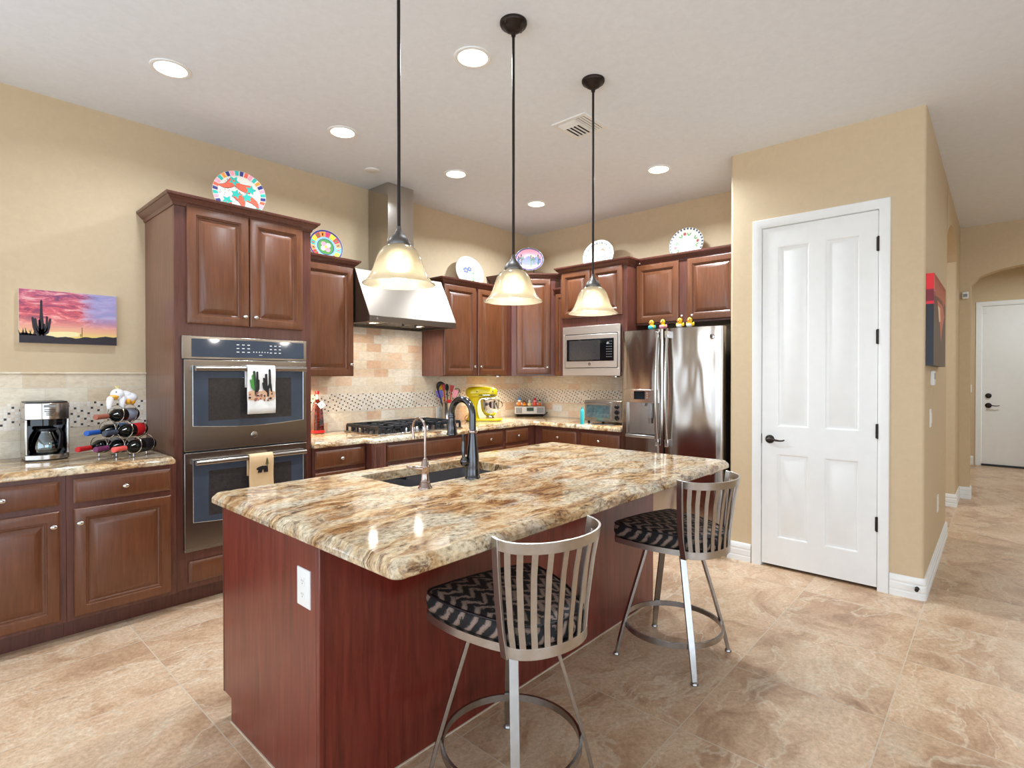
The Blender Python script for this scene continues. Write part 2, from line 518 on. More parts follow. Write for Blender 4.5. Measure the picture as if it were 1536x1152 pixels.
# ================================================================ mesh builder
class MB:
    def __init__(s):
        s.v, s.f, s.mi = [], [], []
        s.m = 0

    def add(s, vs, fs, m=None):
        o = len(s.v)
        s.v += [tuple(v) for v in vs]
        m = s.m if m is None else m
        for f in fs:
            s.f.append([i + o for i in f])
            s.mi.append(m)
        return s

    def box(s, x0, x1, y0, y1, z0, z1, m=None):
        x0, x1 = min(x0, x1), max(x0, x1)
        y0, y1 = min(y0, y1), max(y0, y1)
        z0, z1 = min(z0, z1), max(z0, z1)
        vs = [(x0, y0, z0), (x1, y0, z0), (x1, y1, z0), (x0, y1, z0), (x0, y0, z1), (x1, y0, z1), (x1, y1, z1), (x0, y1, z1)]
        return s.add(vs, [(0, 3, 2, 1), (4, 5, 6, 7), (0, 1, 5, 4), (1, 2, 6, 5), (2, 3, 7, 6), (3, 0, 4, 7)], m)

    def obox(s, c, u, v, w, m=None):
        """box from centre and three half-axis vectors"""
        c, u, v, w = map(Vector, (c, u, v, w))
        if u.cross(v).dot(w) < 0:
            u = -u
        vs = [c + a * u + b * v + d * w for d in (-1, 1) for b in (-1, 1) for a in (-1, 1)]
        return s.add(vs, [(0, 2, 3, 1), (4, 5, 7, 6), (0, 1, 5, 4), (1, 3, 7, 5), (3, 2, 6, 7), (2, 0, 4, 6)], m)

    def loft(s, loops, cap0=True, cap1=True, closed=True, m=None):
        n = len(loops[0])
        vs = [p for lp in loops for p in lp]
        fs = []
        for k in range(len(loops) - 1):
            for i in range(n if closed else n - 1):
                j = (i + 1) % n
                fs.append((k * n + i, k * n + j, (k + 1) * n + j, (k + 1) * n + i))
        if cap0:
            fs.append(tuple(reversed(range(n))))
        if cap1:
            fs.append(tuple((len(loops) - 1) * n + i for i in range(n)))
        return s.add(vs, fs, m)

    def prism(s, poly, z0, z1, m=None):
        a = sum(poly[i][0] * poly[(i + 1) % len(poly)][1] - poly[(i + 1) % len(poly)][0] * poly[i][1] for i in range(len(poly)))
        if a < 0:
            poly = poly[::-1]
        return s.loft([[(x, y, z0) for x, y in poly], [(x, y, z1) for x, y in poly]], m=m)

    def prismx(s, poly, x0, x1, m=None):
        a = sum(poly[i][0] * poly[(i + 1) % len(poly)][1] - poly[(i + 1) % len(poly)][0] * poly[i][1] for i in range(len(poly)))
        if a < 0:
            poly = poly[::-1]
        return s.loft([[(x0, y, z) for y, z in poly], [(x1, y, z) for y, z in poly]], m=m)

    def prismy(s, poly, y0, y1, m=None):
        a = sum(poly[i][0] * poly[(i + 1) % len(poly)][1] - poly[(i + 1) % len(poly)][0] * poly[i][1] for i in range(len(poly)))
        if a > 0:
            poly = poly[::-1]
        return s.loft([[(x, y0, z) for x, z in poly], [(x, y1, z) for x, z in poly]], m=m)

    def tube(s, pts, r, seg=10, caps=True, m=None):
        pts = [Vector(p) for p in pts]
        rs = r if isinstance(r, (list, tuple)) else [r] * len(pts)
        t0 = (pts[1] - pts[0]).normalized()
        up = Vector((0, 0, 1)) if abs(t0.z) < 0.9 else Vector((1, 0, 0))
        n = t0.cross(up).normalized()
        loops = []
        for i, p in enumerate(pts):
            if i == 0:
                t = t0
            elif i == len(pts) - 1:
                t = (pts[i] - pts[i - 1]).normalized()
            else:
                t = ((pts[i + 1] - pts[i]).normalized() + (pts[i] - pts[i - 1]).normalized()).normalized()
            n = (n - t * n.dot(t)).normalized()
            b = t.cross(n)
            loops.append([p + (n * math.cos(2 * PI * k / seg) + b * math.sin(2 * PI * k / seg)) * rs[i] for k in range(seg)])
        return s.loft(loops, caps, caps, m=m)

    def ring(s, c, rad, r, axis=(0, 0, 1), seg=32, ts=8, m=None):
        """torus"""
        q = Vector((0, 0, 1)).rotation_difference(Vector(axis))
        c = Vector(c)
        vs, fs = [], []
        for i in range(seg):
            a = 2 * PI * i / seg
            for j in range(ts):
                b = 2 * PI * j / ts
                p = Vector(((rad + r * math.cos(b)) * math.cos(a), (rad + r * math.cos(b)) * math.sin(a), r * math.sin(b)))
                vs.append(c + q @ p)
        for i in range(seg):
            for j in range(ts):
                i2, j2 = (i + 1) % seg, (j + 1) % ts
                fs.append((i * ts + j, i2 * ts + j, i2 * ts + j2, i * ts + j2))
        return s.add(vs, fs, m)

    def cyl(s, p0, p1, r0, r1=None, seg=20, m=None):
        return s.tube([p0, p1], [r0, r0 if r1 is None else r1], seg, True, m)

    def lathe(s, prof, c=(0, 0, 0), axis=(0, 0, 1), seg=28, m=None, sx=1.0, sy=1.0):
        """prof: list of (r, h); open surfaces allowed"""
        q = Vector((0, 0, 1)).rotation_difference(Vector(axis))
        c = Vector(c)
        vs, fs, rows = [], [], []
        for r, h in prof:
            if r < 1e-6:
                rows.append([len(vs)])
                vs.append(c + q @ Vector((0, 0, h)))
            else:
                rows.append(list(range(len(vs), len(vs) + seg)))
                for k in range(seg):
                    a = 2 * PI * k / seg
                    vs.append(c + q @ Vector((r * math.cos(a) * sx, r * math.sin(a) * sy, h)))
        for a, b in zip(rows, rows[1:]):
            if len(a) == 1 and len(b) == 1:
                continue
            for k in range(seg):
                j = (k + 1) % seg
                if len(a) == 1:
                    fs.append((a[0], b[j], b[k]))
                elif len(b) == 1:
                    fs.append((a[k], a[j], b[0]))
                else:
                    fs.append((a[k], a[j], b[j], b[k]))
        return s.add(vs, fs, m)

    def ball(s, c, r, seg=16, rings=10, m=None, axis=(0, 0, 1)):
        rx, ry, rz = (r, r, r) if not isinstance(r, (list, tuple)) else r
        q = Vector((0, 0, 1)).rotation_difference(Vector(axis))
        c = Vector(c)
        vs, fs = [c + q @ Vector((0, 0, -rz))], []
        for i in range(1, rings):
            a = -PI / 2 + PI * i / rings
            for k in range(seg):
                b = 2 * PI * k / seg
                vs.append(c + q @ Vector((rx * math.cos(a) * math.cos(b), ry * math.cos(a) * math.sin(b), rz * math.sin(a))))
        vs.append(c + q @ Vector((0, 0, rz)))
        n = len(vs) - 1
        for k in range(seg):
            j = (k + 1) % seg
            fs.append((0, 1 + j, 1 + k))
            for i in range(rings - 2):
                a, b = 1 + i * seg, 1 + (i + 1) * seg
                fs.append((a + k, a + j, b + j, b + k))
            a = 1 + (rings - 2) * seg
            fs.append((a + k, a + j, n))
        return s.add(vs, fs, m)

    def strap(s, pts, wdirs, w, th, m=None):
        """flat bar along pts; wdirs = width direction(s)"""
        pts = [Vector(p) for p in pts]
        loops = []
        for i, p in enumerate(pts):
            a = pts[max(0, i - 1)]
            b = pts[min(len(pts) - 1, i + 1)]
            t = (b - a).normalized()
            wd = Vector(wdirs[i] if isinstance(wdirs, list) else wdirs)
            wd = (wd - t * wd.dot(t)).normalized()
            n = t.cross(wd)
            ww = w[i] if isinstance(w, list) else w
            loops.append([p + wd * ww / 2 + n * th / 2, p - wd * ww / 2 + n * th / 2, p - wd * ww / 2 - n * th / 2, p + wd * ww / 2 - n * th / 2])
        return s.loft([l[::-1] for l in loops], m=m)

    def panel(s, o, u, n, w, h, rings, m=None, v=(0, 0, 1)):
        """nested rectangles (inset, height along n) starting from the back outline; closed front"""
        o, u, n, v = Vector(o), Vector(u), Vector(n), Vector(v)
        loops = []
        for ins, d in rings:
            loops.append([o + u * a + v * b + n * d for a, b in ((ins, ins), (w - ins, ins), (w - ins, h - ins), (ins, h - ins))])
        flip = u.cross(v).dot(n) < 0
        if flip:
            loops = [l[::-1] for l in loops]
        return s.loft(loops, True, True, m=m)

    def sweep(s, path, prof, m=None, side=1):
        """path: 2d points; prof: (outward offset, z); outward = right of travel * side; mitred"""
        P = [Vector((p[0], p[1])) for p in path]
        loops = []
        for i, p in enumerate(P):
            def nrm(a, b):
                d = (b - a).normalized()
                return Vector((d.y, -d.x)) * side
            if i == 0:
                nn = nrm(P[0], P[1])
            elif i == len(P) - 1:
                nn = nrm(P[-2], P[-1])
            else:
                a, b = nrm(P[i - 1], p), nrm(p, P[i + 1])
                nn = (a + b).normalized()
                nn = nn / max(0.2, nn.dot(a))
            loops.append([(p.x + nn.x * o, p.y + nn.y * o, z) for o, z in prof])
        return s.loft(loops, m=m)

    def flat(s, pts, m=None):
        return s.add(pts, [tuple(range(len(pts)))], m)

    def xf(s, mat, start=0):
        s.v[start:] = [tuple(mat @ Vector(p)) for p in s.v[start:]]
        return s

    def build(s, name, mats, parent=None, smooth=True, bevel=0, seg=2, loc=None, label=None, local=False, ang=35):
        if not isinstance(mats, (list, tuple)):
            mats = [mats]
        base = Vector((0, 0, 0))
        if not local:
            if parent is not None:
                p = parent
                while p.parent:
                    p = p.parent
                base = p.location
            elif loc is not None:
                base = Vector(loc)
        me = bpy.data.meshes.new(name)
        me.from_pydata([tuple(Vector(p) - base) for p in s.v], [], s.f)
        for mm in mats:
            me.materials.append(mm)
        me.polygons.foreach_set('material_index', s.mi)
        bm = bmesh.new()
        bm.from_mesh(me)
        bmesh.ops.recalc_face_normals(bm, faces=bm.faces)
        bm.to_mesh(me)
        bm.free()
        me.update()
        if smooth:
            me.shade_smooth()
            me.set_sharp_from_angle(angle=R(ang))
        o = bpy.data.objects.new(name, me)
        COL.objects.link(o)
        if parent is not None:
            o.parent = parent
        elif loc is not None:
            o.location = loc
        if bevel:
            b = o.modifiers.new('bevel', 'BEVEL')
            b.width = bevel
            b.segments = seg
            b.limit_method = 'ANGLE'
            b.angle_limit = R(40)
        if label:
            o['label'] = label
        return o


def tag(o, label=None, cat=None, group=None, kind=None):
    if label:
        o['label'] = label
    if cat:
        o['category'] = cat
    if group:
        o['group'] = group
    if kind:
        o['kind'] = kind
    return o


def thing(name, label, cat, loc=(0, 0, 0), rz=0, group=None):
    o = bpy.data.objects.new(name, None)
    o.empty_display_size = 0.05
    COL.objects.link(o)
    o.location = loc
    o.rotation_euler = (0, 0, rz)
    return tag(o, label, cat, group)


def struct(mb, name, mat, **kw):
    return tag(mb.build(name, mat, **kw), kind='structure')


def dup(root, loc, label, rz=None):
    r = root.copy()
    COL.objects.link(r)
    r.location = loc
    if rz is not None:
        r.rotation_euler = (0, 0, rz)
    r['label'] = label
    for ch in list(root.children):
        c = ch.copy()
        COL.objects.link(c)
        c.parent = r
        for g in list(ch.children):
            d = g.copy()
            COL.objects.link(d)
            d.parent = c
    return r


def text_into(mb, s, size, o, u, v, lift, n, m, align='CENTER', bold=0.0):
    """add flat lettering to a builder"""
    cu = bpy.data.curves.new('t', 'FONT')
    cu.body = s
    cu.size = size
    cu.align_x = align
    cu.align_y = 'CENTER'
    cu.offset = bold
    cu.resolution_u = 2
    ob = bpy.data.objects.new('t', cu)
    COL.objects.link(ob)
    dg = bpy.context.evaluated_depsgraph_get()
    me = bpy.data.meshes.new_from_object(ob.evaluated_get(dg))
    o, u, v, n = Vector(o), Vector(u), Vector(v), Vector(n)
    mb.add([o + u * p.co.x + v * p.co.y + n * lift for p in me.vertices], [tuple(p.vertices) for p in me.polygons], m)
    bpy.data.objects.remove(ob)
    bpy.data.meshes.remove(me)
    bpy.data.curves.remove(cu)


def arc(c, r, a0, a1, n):
    return [(c[0] + r * math.cos(R(a0 + (a1 - a0) * i / n)), c[1] + r * math.sin(R(a0 + (a1 - a0) * i / n))) for i in range(n + 1)]


def rrect(x0, x1, y0, y1, r, n=5):
    return (arc((x1 - r, y0 + r), r, -90, 0, n) + arc((x1 - r, y1 - r), r, 0, 90, n)
            + arc((x0 + r, y1 - r), r, 90, 180, n) + arc((x0 + r, y0 + r), r, 180, 270, n))


def offset_poly(poly, d):
    """inset a CCW polygon by d"""
    n = len(poly)
    out = []
    for i in range(n):
        a, p, b = Vector(poly[i - 1]), Vector(poly[i]), Vector(poly[(i + 1) % n])
        e1, e2 = (p - a), (b - p)
        if e1.length < 1e-9:
            e1 = e2
        if e2.length < 1e-9:
            e2 = e1
        n1 = Vector((-e1.y, e1.x)).normalized()
        n2 = Vector((-e2.y, e2.x)).normalized()
        nn = (n1 + n2).normalized()
        k = d / max(0.3, nn.dot(n1))
        out.append((p.x + nn.x * k, p.y + nn.y * k))
    return out


def bez(p0, p1, p2, p3, n=10):
    p0, p1, p2, p3 = map(Vector, (p0, p1, p2, p3))
    r = []
    for i in range(n + 1):
        t = i / n
        r.append(p0 * (1 - t) ** 3 + p1 * 3 * t * (1 - t) ** 2 + p2 * 3 * t * t * (1 - t) + p3 * t ** 3)
    return r


# ================================================================ the setting
H = 3.05
YW, XW = 4.209, 4.947
XP, YP0, YP1 = 4.166, 1.525, 0.341
XR, YR = WIN_X, WIN_Y
struct(MB().box(XR - .2, 11.5, YR - .2, YW + .2, -0.12, 0), 'floor', M['floor'], smooth=False)
struct(MB().box(XR - .2, 11.5, YR - .2, YW + .2, H, H + .12), 'ceiling', M['ceil'], smooth=False)
mb = MB()
mb.box(-.8, XW + .15, YW, YW + .15, 0, H); mb.box(XR - .15, -2.7, YW, YW + .15, 0, H)
mb.box(-2.7, -.8, YW, YW + .15, 0, .2); mb.box(-2.7, -.8, YW, YW + .15, 2.7, H)
struct(mb, 'wall_left', M['wall'], smooth=False)
struct(MB().box(XW, XW + .15, YP0 - .1, YW, 0, H), 'wall_back', M['wall'], smooth=False)
# pantry front with its doorway, bullnosed outer corner, then the hall wall
DY0, DY1, DZ = 0.575, 1.30, 2.465
mb = MB()
r = 0.022
mb.prism([(XP + r, YP0), (XP + .115, YP0), (XP + .115, DY1), (XP, DY1)] + arc((XP + r, YP0 - r), r, 180, 90, 5), 0, DZ)
mb.prism([(XP, DY0), (XP + .115, DY0), (XP + .115, YP1 + .12), (5.93, YP1 + .12)] + arc((5.93, YP1 + .02), .02, 0, -90, 4)
         + arc((XP + r, YP1 + r), r, 270, 180, 6), 0, DZ)
mb.prism([(XP + r, YP0), (XP + .115, YP0), (XP + .115, YP1 + .12), (5.93, YP1 + .12)] + arc((5.93, YP1 + .02), .02, 0, -90, 4)
         + arc((XP + r, YP1 + r), r, 270, 180, 6) + arc((XP + r, YP0 - r), r, 180, 90, 5), DZ, H)
struct(mb, 'wall_pantry', M['wall'])
struct(MB().box(XP + .115, XW, YP0 - .1, YP0, 0, H), 'wall_alcove', M['wall'], smooth=False)
# arched opening in the hall wall, far pier
AX0, AX1 = 5.95, 7.35
mb = MB()
pts = [(AX0, H), (AX0, 2.60)]
n = 16
for i in range(n + 1):
    x = AX0 + (AX1 - AX0) * i / n
    pts.append((x, 2.58 + 0.22 * math.sin(PI * i / n) ** 0.8))
pts += [(AX1, H)]
lo = pts[1:-1]
for a, b in zip(lo, lo[1:]):
    mb.prismy([(a[0], a[1]), (b[0], b[1]), (b[0], H), (a[0], H)], YP1, YP1 + .16)
mb.prism([(AX1, YP1 + .16), (8.1, YP1 + .16), (8.1, YP1)] + arc((AX1 + .02, YP1 + .02), .02, 270, 180, 4), 0, H)
struct(mb, 'wall_hall', M['wall'])
# far wall with the arch into the entry
FX = 7.93
mb = MB()
AY0, AY1 = .245, -1.15
n = 20
lo = [(AY0 + (AY1 - AY0) * i / n, 2.39 + 0.20 * max(0, 1 - ((2 * i / n - 1)) ** 2) ** 0.5) for i in range(n + 1)]
for a, b in zip(lo, lo[1:]):
    mb.prismx([(a[0], a[1]), (b[0], b[1]), (b[0], H), (a[0], H)], FX, FX + .16)
mb.box(FX, FX + .16, AY0, YP1 + .1, 0, H)
mb.box(FX, FX + .16, YR, AY1, 0, H)
struct(mb, 'wall_far', M['wall'])
EX = 11.03
mb = MB()
mb.box(EX, EX + .15, .225, 1.5, 0, H)
mb.box(EX, EX + .15, -2.0, -.735, 0, H)
mb.box(EX, EX + .15, -.735, .225, 2.455, H)
struct(mb, 'wall_entry', M['wall'], smooth=False)
struct(MB().box(FX + .16, EX, 1.35, 1.5, 0, H), 'wall_entry_left', M['wall'], smooth=False)
struct(MB().box(FX + .16, EX, -2.0, -1.85, 0, H), 'wall_entry_right', M['wall'], smooth=False)
struct(MB().box(5.3, 8.1, 2.4, 2.5, 0, H), 'wall_passage', M['wall'], smooth=False)
struct(MB().box(FX, FX + .15, YP1 + .16, 2.4, 0, H), 'wall_passage_end', M['wall'], smooth=False)
# window walls behind the camera
mb = MB()
mb.box(XR - .12, XR, YR, -3.6, 0, H); mb.box(XR - .12, XR, 3.0, YW, 0, H)
mb.box(XR - .12, XR, -3.6, 3.0, 0, .2); mb.box(XR - .12, XR, -3.6, 3.0, 2.7, H)
struct(mb, 'wall_rear', M['wall'], smooth=False)
mb = MB()
mb.box(XR, -2.8, YR - .12, YR, 0, H); mb.box(2.05, 11.5, YR - .12, YR, 0, H)
mb.box(-2.8, 2.05, YR - .12, YR, 0, .2); mb.box(-2.8, 2.05, YR - .12, YR, 2.7, H)
struct(mb, 'wall_right', M['wall'], smooth=False)
mb = MB()
for y in (-3.6, -1.45, .75, 2.95):
    mb.box(XR - .1, XR - .02, y, y + .06, .2, 2.7)
mb.box(XR - .1, XR - .02, -3.6, 3.0, .2, .26); mb.box(XR - .1, XR - .02, -3.6, 3.0, 2.64, 2.7)
struct(mb, 'window_1', M['white'], smooth=False)
mb = MB()
for x in (-2.8, -1.2, .4, 1.99):
    mb.box(x, x + .06, YR - .1, YR - .02, .2, 2.7)
mb.box(-2.8, 2.05, YR - .1, YR - .02, .2, .26); mb.box(-2.8, 2.05, YR - .1, YR - .02, 2.64, 2.7)
struct(mb, 'added_side_window', M['white'], smooth=False)  # unseen window added as a source of fill light
mb = MB()
for x in (-2.7, -1.78, -.86):
    mb.box(x, x + .06, YW + .02, YW + .1, .2, 2.7)
mb.box(-2.7, -.8, YW + .02, YW + .1, .2, .26); mb.box(-2.7, -.8, YW + .02, YW + .1, 2.64, 2.7)
struct(mb, 'added_left_window', M['white'], smooth=False)  # unseen window put in to light the back wall and streak the fridge

# baseboards
BB = [(0, 0), (.014, 0), (.014, .034), (.011, .038), (.011, .045), (.014, .049), (.014, .082), (.011, .086), (.011, .094),
      (.014, .098), (.014, .118), (.006, .134), (0, .134)]
struct(MB().sweep([(XP + .06, YP0), (XP, YP0), (XP, 1.366)], BB, side=1), 'baseboard_pantry_left', M['white'])
bb = struct(MB().sweep([(XP, .516), (XP, YP1 + .02)] + [(a, b) for a, b in arc((XP + .02, YP1 + .02), .02, 180, 270, 3)][1:] + [(5.95, YP1), (5.95, YP1 + .10)], BB, side=1),
            'baseboard_pantry_right', M['white'])
MB().lathe([(0, 0), (.012, 0), (.012, .006), (.006, .010), (.006, .026), (.0105, .028), (.0105, .040), (0, .040)],
           (XP - .012, .372, .072), (-1, 0, 0), 16).build('door_stop', M['bronze'], bb)
struct(MB().sweep([(AX1, YP1 + .16), (AX1, YP1), (FX, YP1)], BB, side=1), 'baseboard_hall', M['white'])
struct(MB().sweep([(FX, YP1), (FX, AY0), (FX + .16, AY0)], BB, side=1), 'baseboard_far', M['white'])
struct(MB().sweep([(EX, 1.35), (EX, .30)], BB, side=1), 'baseboard_entry', M['white'])

# ---- pantry door
def casing(mb, x, y0, y1, z, w=.062, t=.018):
    """y0<y1 opening edges; faces -x"""
    prof = [(0, 0), (0, .010), (.006, .014), (.02, .016), (w - .02, t), (w - .004, t), (w, t - .005), (w, 0)]
    for (a, b, hh) in ((y0, -1, 0), (y1, 1, 0)):
        loops = []
        for zz, ext in ((0, 0), (z, 1)):
            loops.append([(x - t2, a + b * p, zz + (p if ext else 0)) for p, t2 in prof])
        mb.loft(loops)
    loops = []
    for yy, sg in ((y0, -1), (y1, 1)):
        loops.append([(x - t2, yy + sg * p, z + p) for p, t2 in prof])
    mb.loft(loops)


def panel_door(o, u, n, w, h, panels, th=.035, mat=None, name='door_slab', parent=None):
    """door slab, local coords (u right, z up); panels = list of (u0,u1,z0,z1); n = outward"""
    mb = MB()
    o, u, n = Vector(o), Vector(u), Vector(n)
    Z = Vector((0, 0, 1))
    mb.panel(o - n * th, u, n, w, h, [(0, 0), (0, th - .012), (.0005, th - .012)])
    us = sorted(set([0, w] + [p[0] for p in panels] + [p[1] for p in panels]))
    zs = sorted(set([0, h] + [p[2] for p in panels] + [p[3] for p in panels]))
    for i in range(len(us) - 1):
        for j in range(len(zs) - 1):
            uc, zc = (us[i] + us[i + 1]) / 2, (zs[j] + zs[j + 1]) / 2
            if any(p[0] < uc < p[1] and p[2] < zc < p[3] for p in panels):
                continue
            mb.panel(o + u * us[i] + Z * zs[j] - n * .012, u, n, us[i + 1] - us[i], zs[j + 1] - zs[j], [(0, 0), (0, .012)])
    for a, b, c, d in panels:
        mb.panel(o + u * a + Z * c - n * .012, u, n, b - a, d - c,
                 [(0, 0), (0, .0119), (.006, .0105), (.014, .003), (.024, .002), (.03, .003), (.05, .0095)])
    return mb.build(name, mat or M['white'], parent, ang=25)


def lever(root, c, n, u, mat, rose=.031, length=.11):
    """door lever: rose at c, lever points along u"""
    c, n, u = Vector(c), Vector(n), Vector(u)
    mb = MB()
    mb.lathe([(0, 0), (rose, 0), (rose, .004), (rose * .85, .012), (.014, .016), (.011, .02), (.011, .05), (0, .05)], c, n, 24)
    p = c + n * .046
    Z = Vector((0, 0, 1))
    mb.tube(bez(p - u * .006, p + u * .03 + Z * .012, p + u * .07 - Z * .016, p + u * length + Z * .004, 10),
            [.011, .0105, .010, .009, .008, .0075, .007, .0065, .006, .006, .0045], 10)
    return mb.build('door_handle', mat, root)


d1 = tag(bpy.data.objects.new('door_1', None), kind='structure')
COL.objects.link(d1)
d1.location = (XP, .94, 0)
u_ = Vector((0, -1, 0)); n_ = Vector((-1, 0, 0))
W1 = 1.290 - .584
panel_door((XP - .004, 1.290, .022), u_, n_, W1, 2.432, [(.102, .308, 1.0, 2.292), (.402, .606, 1.0, 2.292), (.102, .308, .198, .806), (.402, .606, .198, .806)], parent=d1)
mb = MB()
casing(mb, XP, .581, 1.296, 2.460)
mb.box(XP - .001, XP + .11, 1.294, 1.306, 0, DZ); mb.box(XP - .001, XP + .11, .569, .580, 0, DZ); mb.box(XP - .001, XP + .11, .569, 1.306, 2.458, 2.470)
mb.build('door_frame', M['white'], d1)
lever(d1, (XP - .004, 1.236, .928), (-1, 0, 0), (0, -1, 0), M['bronze'])
MB().box(XP - .006, XP + .004, 1.2895, 1.293, .895, .965).build('latch_plate', M['bronze'], d1)
for z in (.43, 1.03, 1.64, 2.237):
    mb = MB().cyl((XP - .010, .5825, z - .048), (XP - .010, .5825, z + .048), .0065, seg=10)
    mb.box(XP - .006, XP - .003, .575, .594, z - .045, z + .045)
    mb.build('hinge', M['bronze'], d1)
# pantry darkness behind the door gap
struct(MB().box(XP + .2, XP + .22, .47, 1.42, 0, H), 'wall_pantry_inner', M['wall'], smooth=False)

# ---- entry door at the end of the hall
d2 = tag(bpy.data.objects.new('door_2', None), kind='structure')
COL.objects.link(d2)
d2.location = (EX, -.25, 0)
MB().box(EX - .004, EX + .036, -.715, .205, .02, 2.44).build('door_slab', M['white'], d2, bevel=.002)
mb = MB()
casing(mb, EX, -.72, .21, 2.445, .07)
mb.box(EX - .001, EX + .12, .208, .225, 0, 2.456); mb.box(EX - .001, EX + .12, -.735, -.718, 0, 2.456); mb.box(EX - .001, EX + .12, -.735, .225, 2.442, 2.456)
mb.build('door_frame', M['white'], d2)
MB().box(EX - .03, EX + .04, -.716, .206, 0, .03).build('door_sweep', M['black'], d2)
lever(d2, (EX - .004, .128, .925), (-1, 0, 0), (0, -1, 0), M['bronze'], .04, .13)
MB().lathe([(0, 0), (.038, 0), (.036, .014), (.02, .02), (.02, .03), (0, .03)], (EX - .004, .128, 1.075), (-1, 0, 0), 20).build('deadbolt', M['bronze'], d2)
MB().box(EX - .014, EX - .004, .150, .20, 2.33, 2.42).build('contact_sensor', M['white_plastic'], d2)


# ================================================================ cabinets
UX, UY, UZ = Vector((1, 0, 0)), Vector((0, 1, 0)), Vector((0, 0, 1))
DOOR_RINGS = [(0, 0), (0, .013), (.004, .018), (.010, .020), (.049, .020), (.052, .0145), (.058, .0140), (.060, .0095), (.066, .006), (.070, .006), (.097, .0180), (.101, .0190)]
DRAW_RINGS = [(0, 0), (0, .010), (.006, .013), (.016, .019), (.020, .020)]


class Face:
    """a vertical cabinet face: origin o, horizontal u, outward normal n"""
    def __init__(s, o, u, n):
        s.o, s.u, s.n = Vector(o), Vector(u).normalized(), Vector(n).normalized()

    def p(s, a, z, d=0.0):
        q = s.o + s.u * a + s.n * d
        return Vector((q.x, q.y, z))


FL = Face((0, 3.60, 0), (1, 0, 0), (0, -1, 0))       # base run, left wall: u = world x
FT = Face((0, 3.62, 0), (1, 0, 0), (0, -1, 0))       # oven tower
FU = Face((0, 3.885, 0), (1, 0, 0), (0, -1, 0))      # wall cabinets, left wall
FB = Face((4.35, 0, 0), (0, -1, 0), (-1, 0, 0))      # base run, back wall: u = -y
FM = Face((4.375, 0, 0), (0, -1, 0), (-1, 0, 0))     # microwave cabinet
FF = Face((4.54, 0, 0), (0, -1, 0), (-1, 0, 0))      # cabinet above fridge
FD = Face((4.285, 3.875, 0), (1, -1, 0), (-1, -1, 0))  # diagonal corner cabinet


def knob(parent, f, a, z, d=.02):
    c = f.p(a, z, d)
    mb = MB()
    mb.cyl(c, c + f.n * .014, .0055, .0045, 12)
    st = len(mb.v)
    mb.ball((0, 0, 0), (.0165, .0085, .0115), 16, 10)
    rot = Matrix(((f.u.x, f.n.x, 0, 0), (f.u.y, f.n.y, 0, 0), (0, 0, 1, 0), (0, 0, 0, 1)))
    mb.xf(Matrix.Translation(c + f.n * .019) @ rot, st)
    return mb.build('knob', M['nickel'], parent)


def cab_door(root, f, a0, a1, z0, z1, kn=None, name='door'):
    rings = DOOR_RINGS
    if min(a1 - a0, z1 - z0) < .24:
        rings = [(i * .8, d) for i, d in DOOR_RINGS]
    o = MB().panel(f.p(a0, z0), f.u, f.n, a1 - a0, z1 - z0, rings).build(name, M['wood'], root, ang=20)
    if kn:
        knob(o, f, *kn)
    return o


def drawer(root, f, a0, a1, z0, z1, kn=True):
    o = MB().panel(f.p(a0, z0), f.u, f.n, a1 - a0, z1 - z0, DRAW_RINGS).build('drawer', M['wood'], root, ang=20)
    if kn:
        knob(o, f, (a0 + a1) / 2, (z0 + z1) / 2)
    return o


CROWN = [(0, 0), (.006, 0), (.010, .010), (.012, .018), (.022, .026), (.036, .040), (.040, .047), (.046, .049), (.050, .058), (.050, .066), (0, .066)]


def crown(root, path, z, side=1):
    return MB().sweep(path, [(o, z + h) for o, h in CROWN], side=side).build('crown_moulding', M['woodf'], root, ang=25)


G_ = 'cherry wood kitchen cabinets'
# ---- left base cabinets
def base_cab(x0, x1, label, dx0, dx1, knob_right, y0=3.60):
    t = thing('base_cabinet', label, 'cabinet', ((x0 + x1) / 2, 3.9, 0))
    mb = MB().box(x0, x1, y0, YW - .002, .105, .872)
    mb.build('body', M['woodf'], t, bevel=.001)
    MB().box(x0, x1, 3.688, YW - .002, 0, .105).build('toe_kick', M['woodf'], t)
    f = Face((0, y0, 0), UX, -UY)
    drawer(t, f, dx0, dx1, .722, .847)
    k = (dx1 - .026, .619) if knob_right else (dx0 + .024, .619)
    cab_door(t, f, dx0, dx1, .125, .692, k)
    return t


base_cab(.028, .5275, 'cherry base cabinet under the coffee maker at the left edge, knob on right of door', .062, .500, True)
base_cab(.5285, 1.033, 'cherry base cabinet under the wine rack, between coffee cabinet and oven tower', .557, 1.004, False)


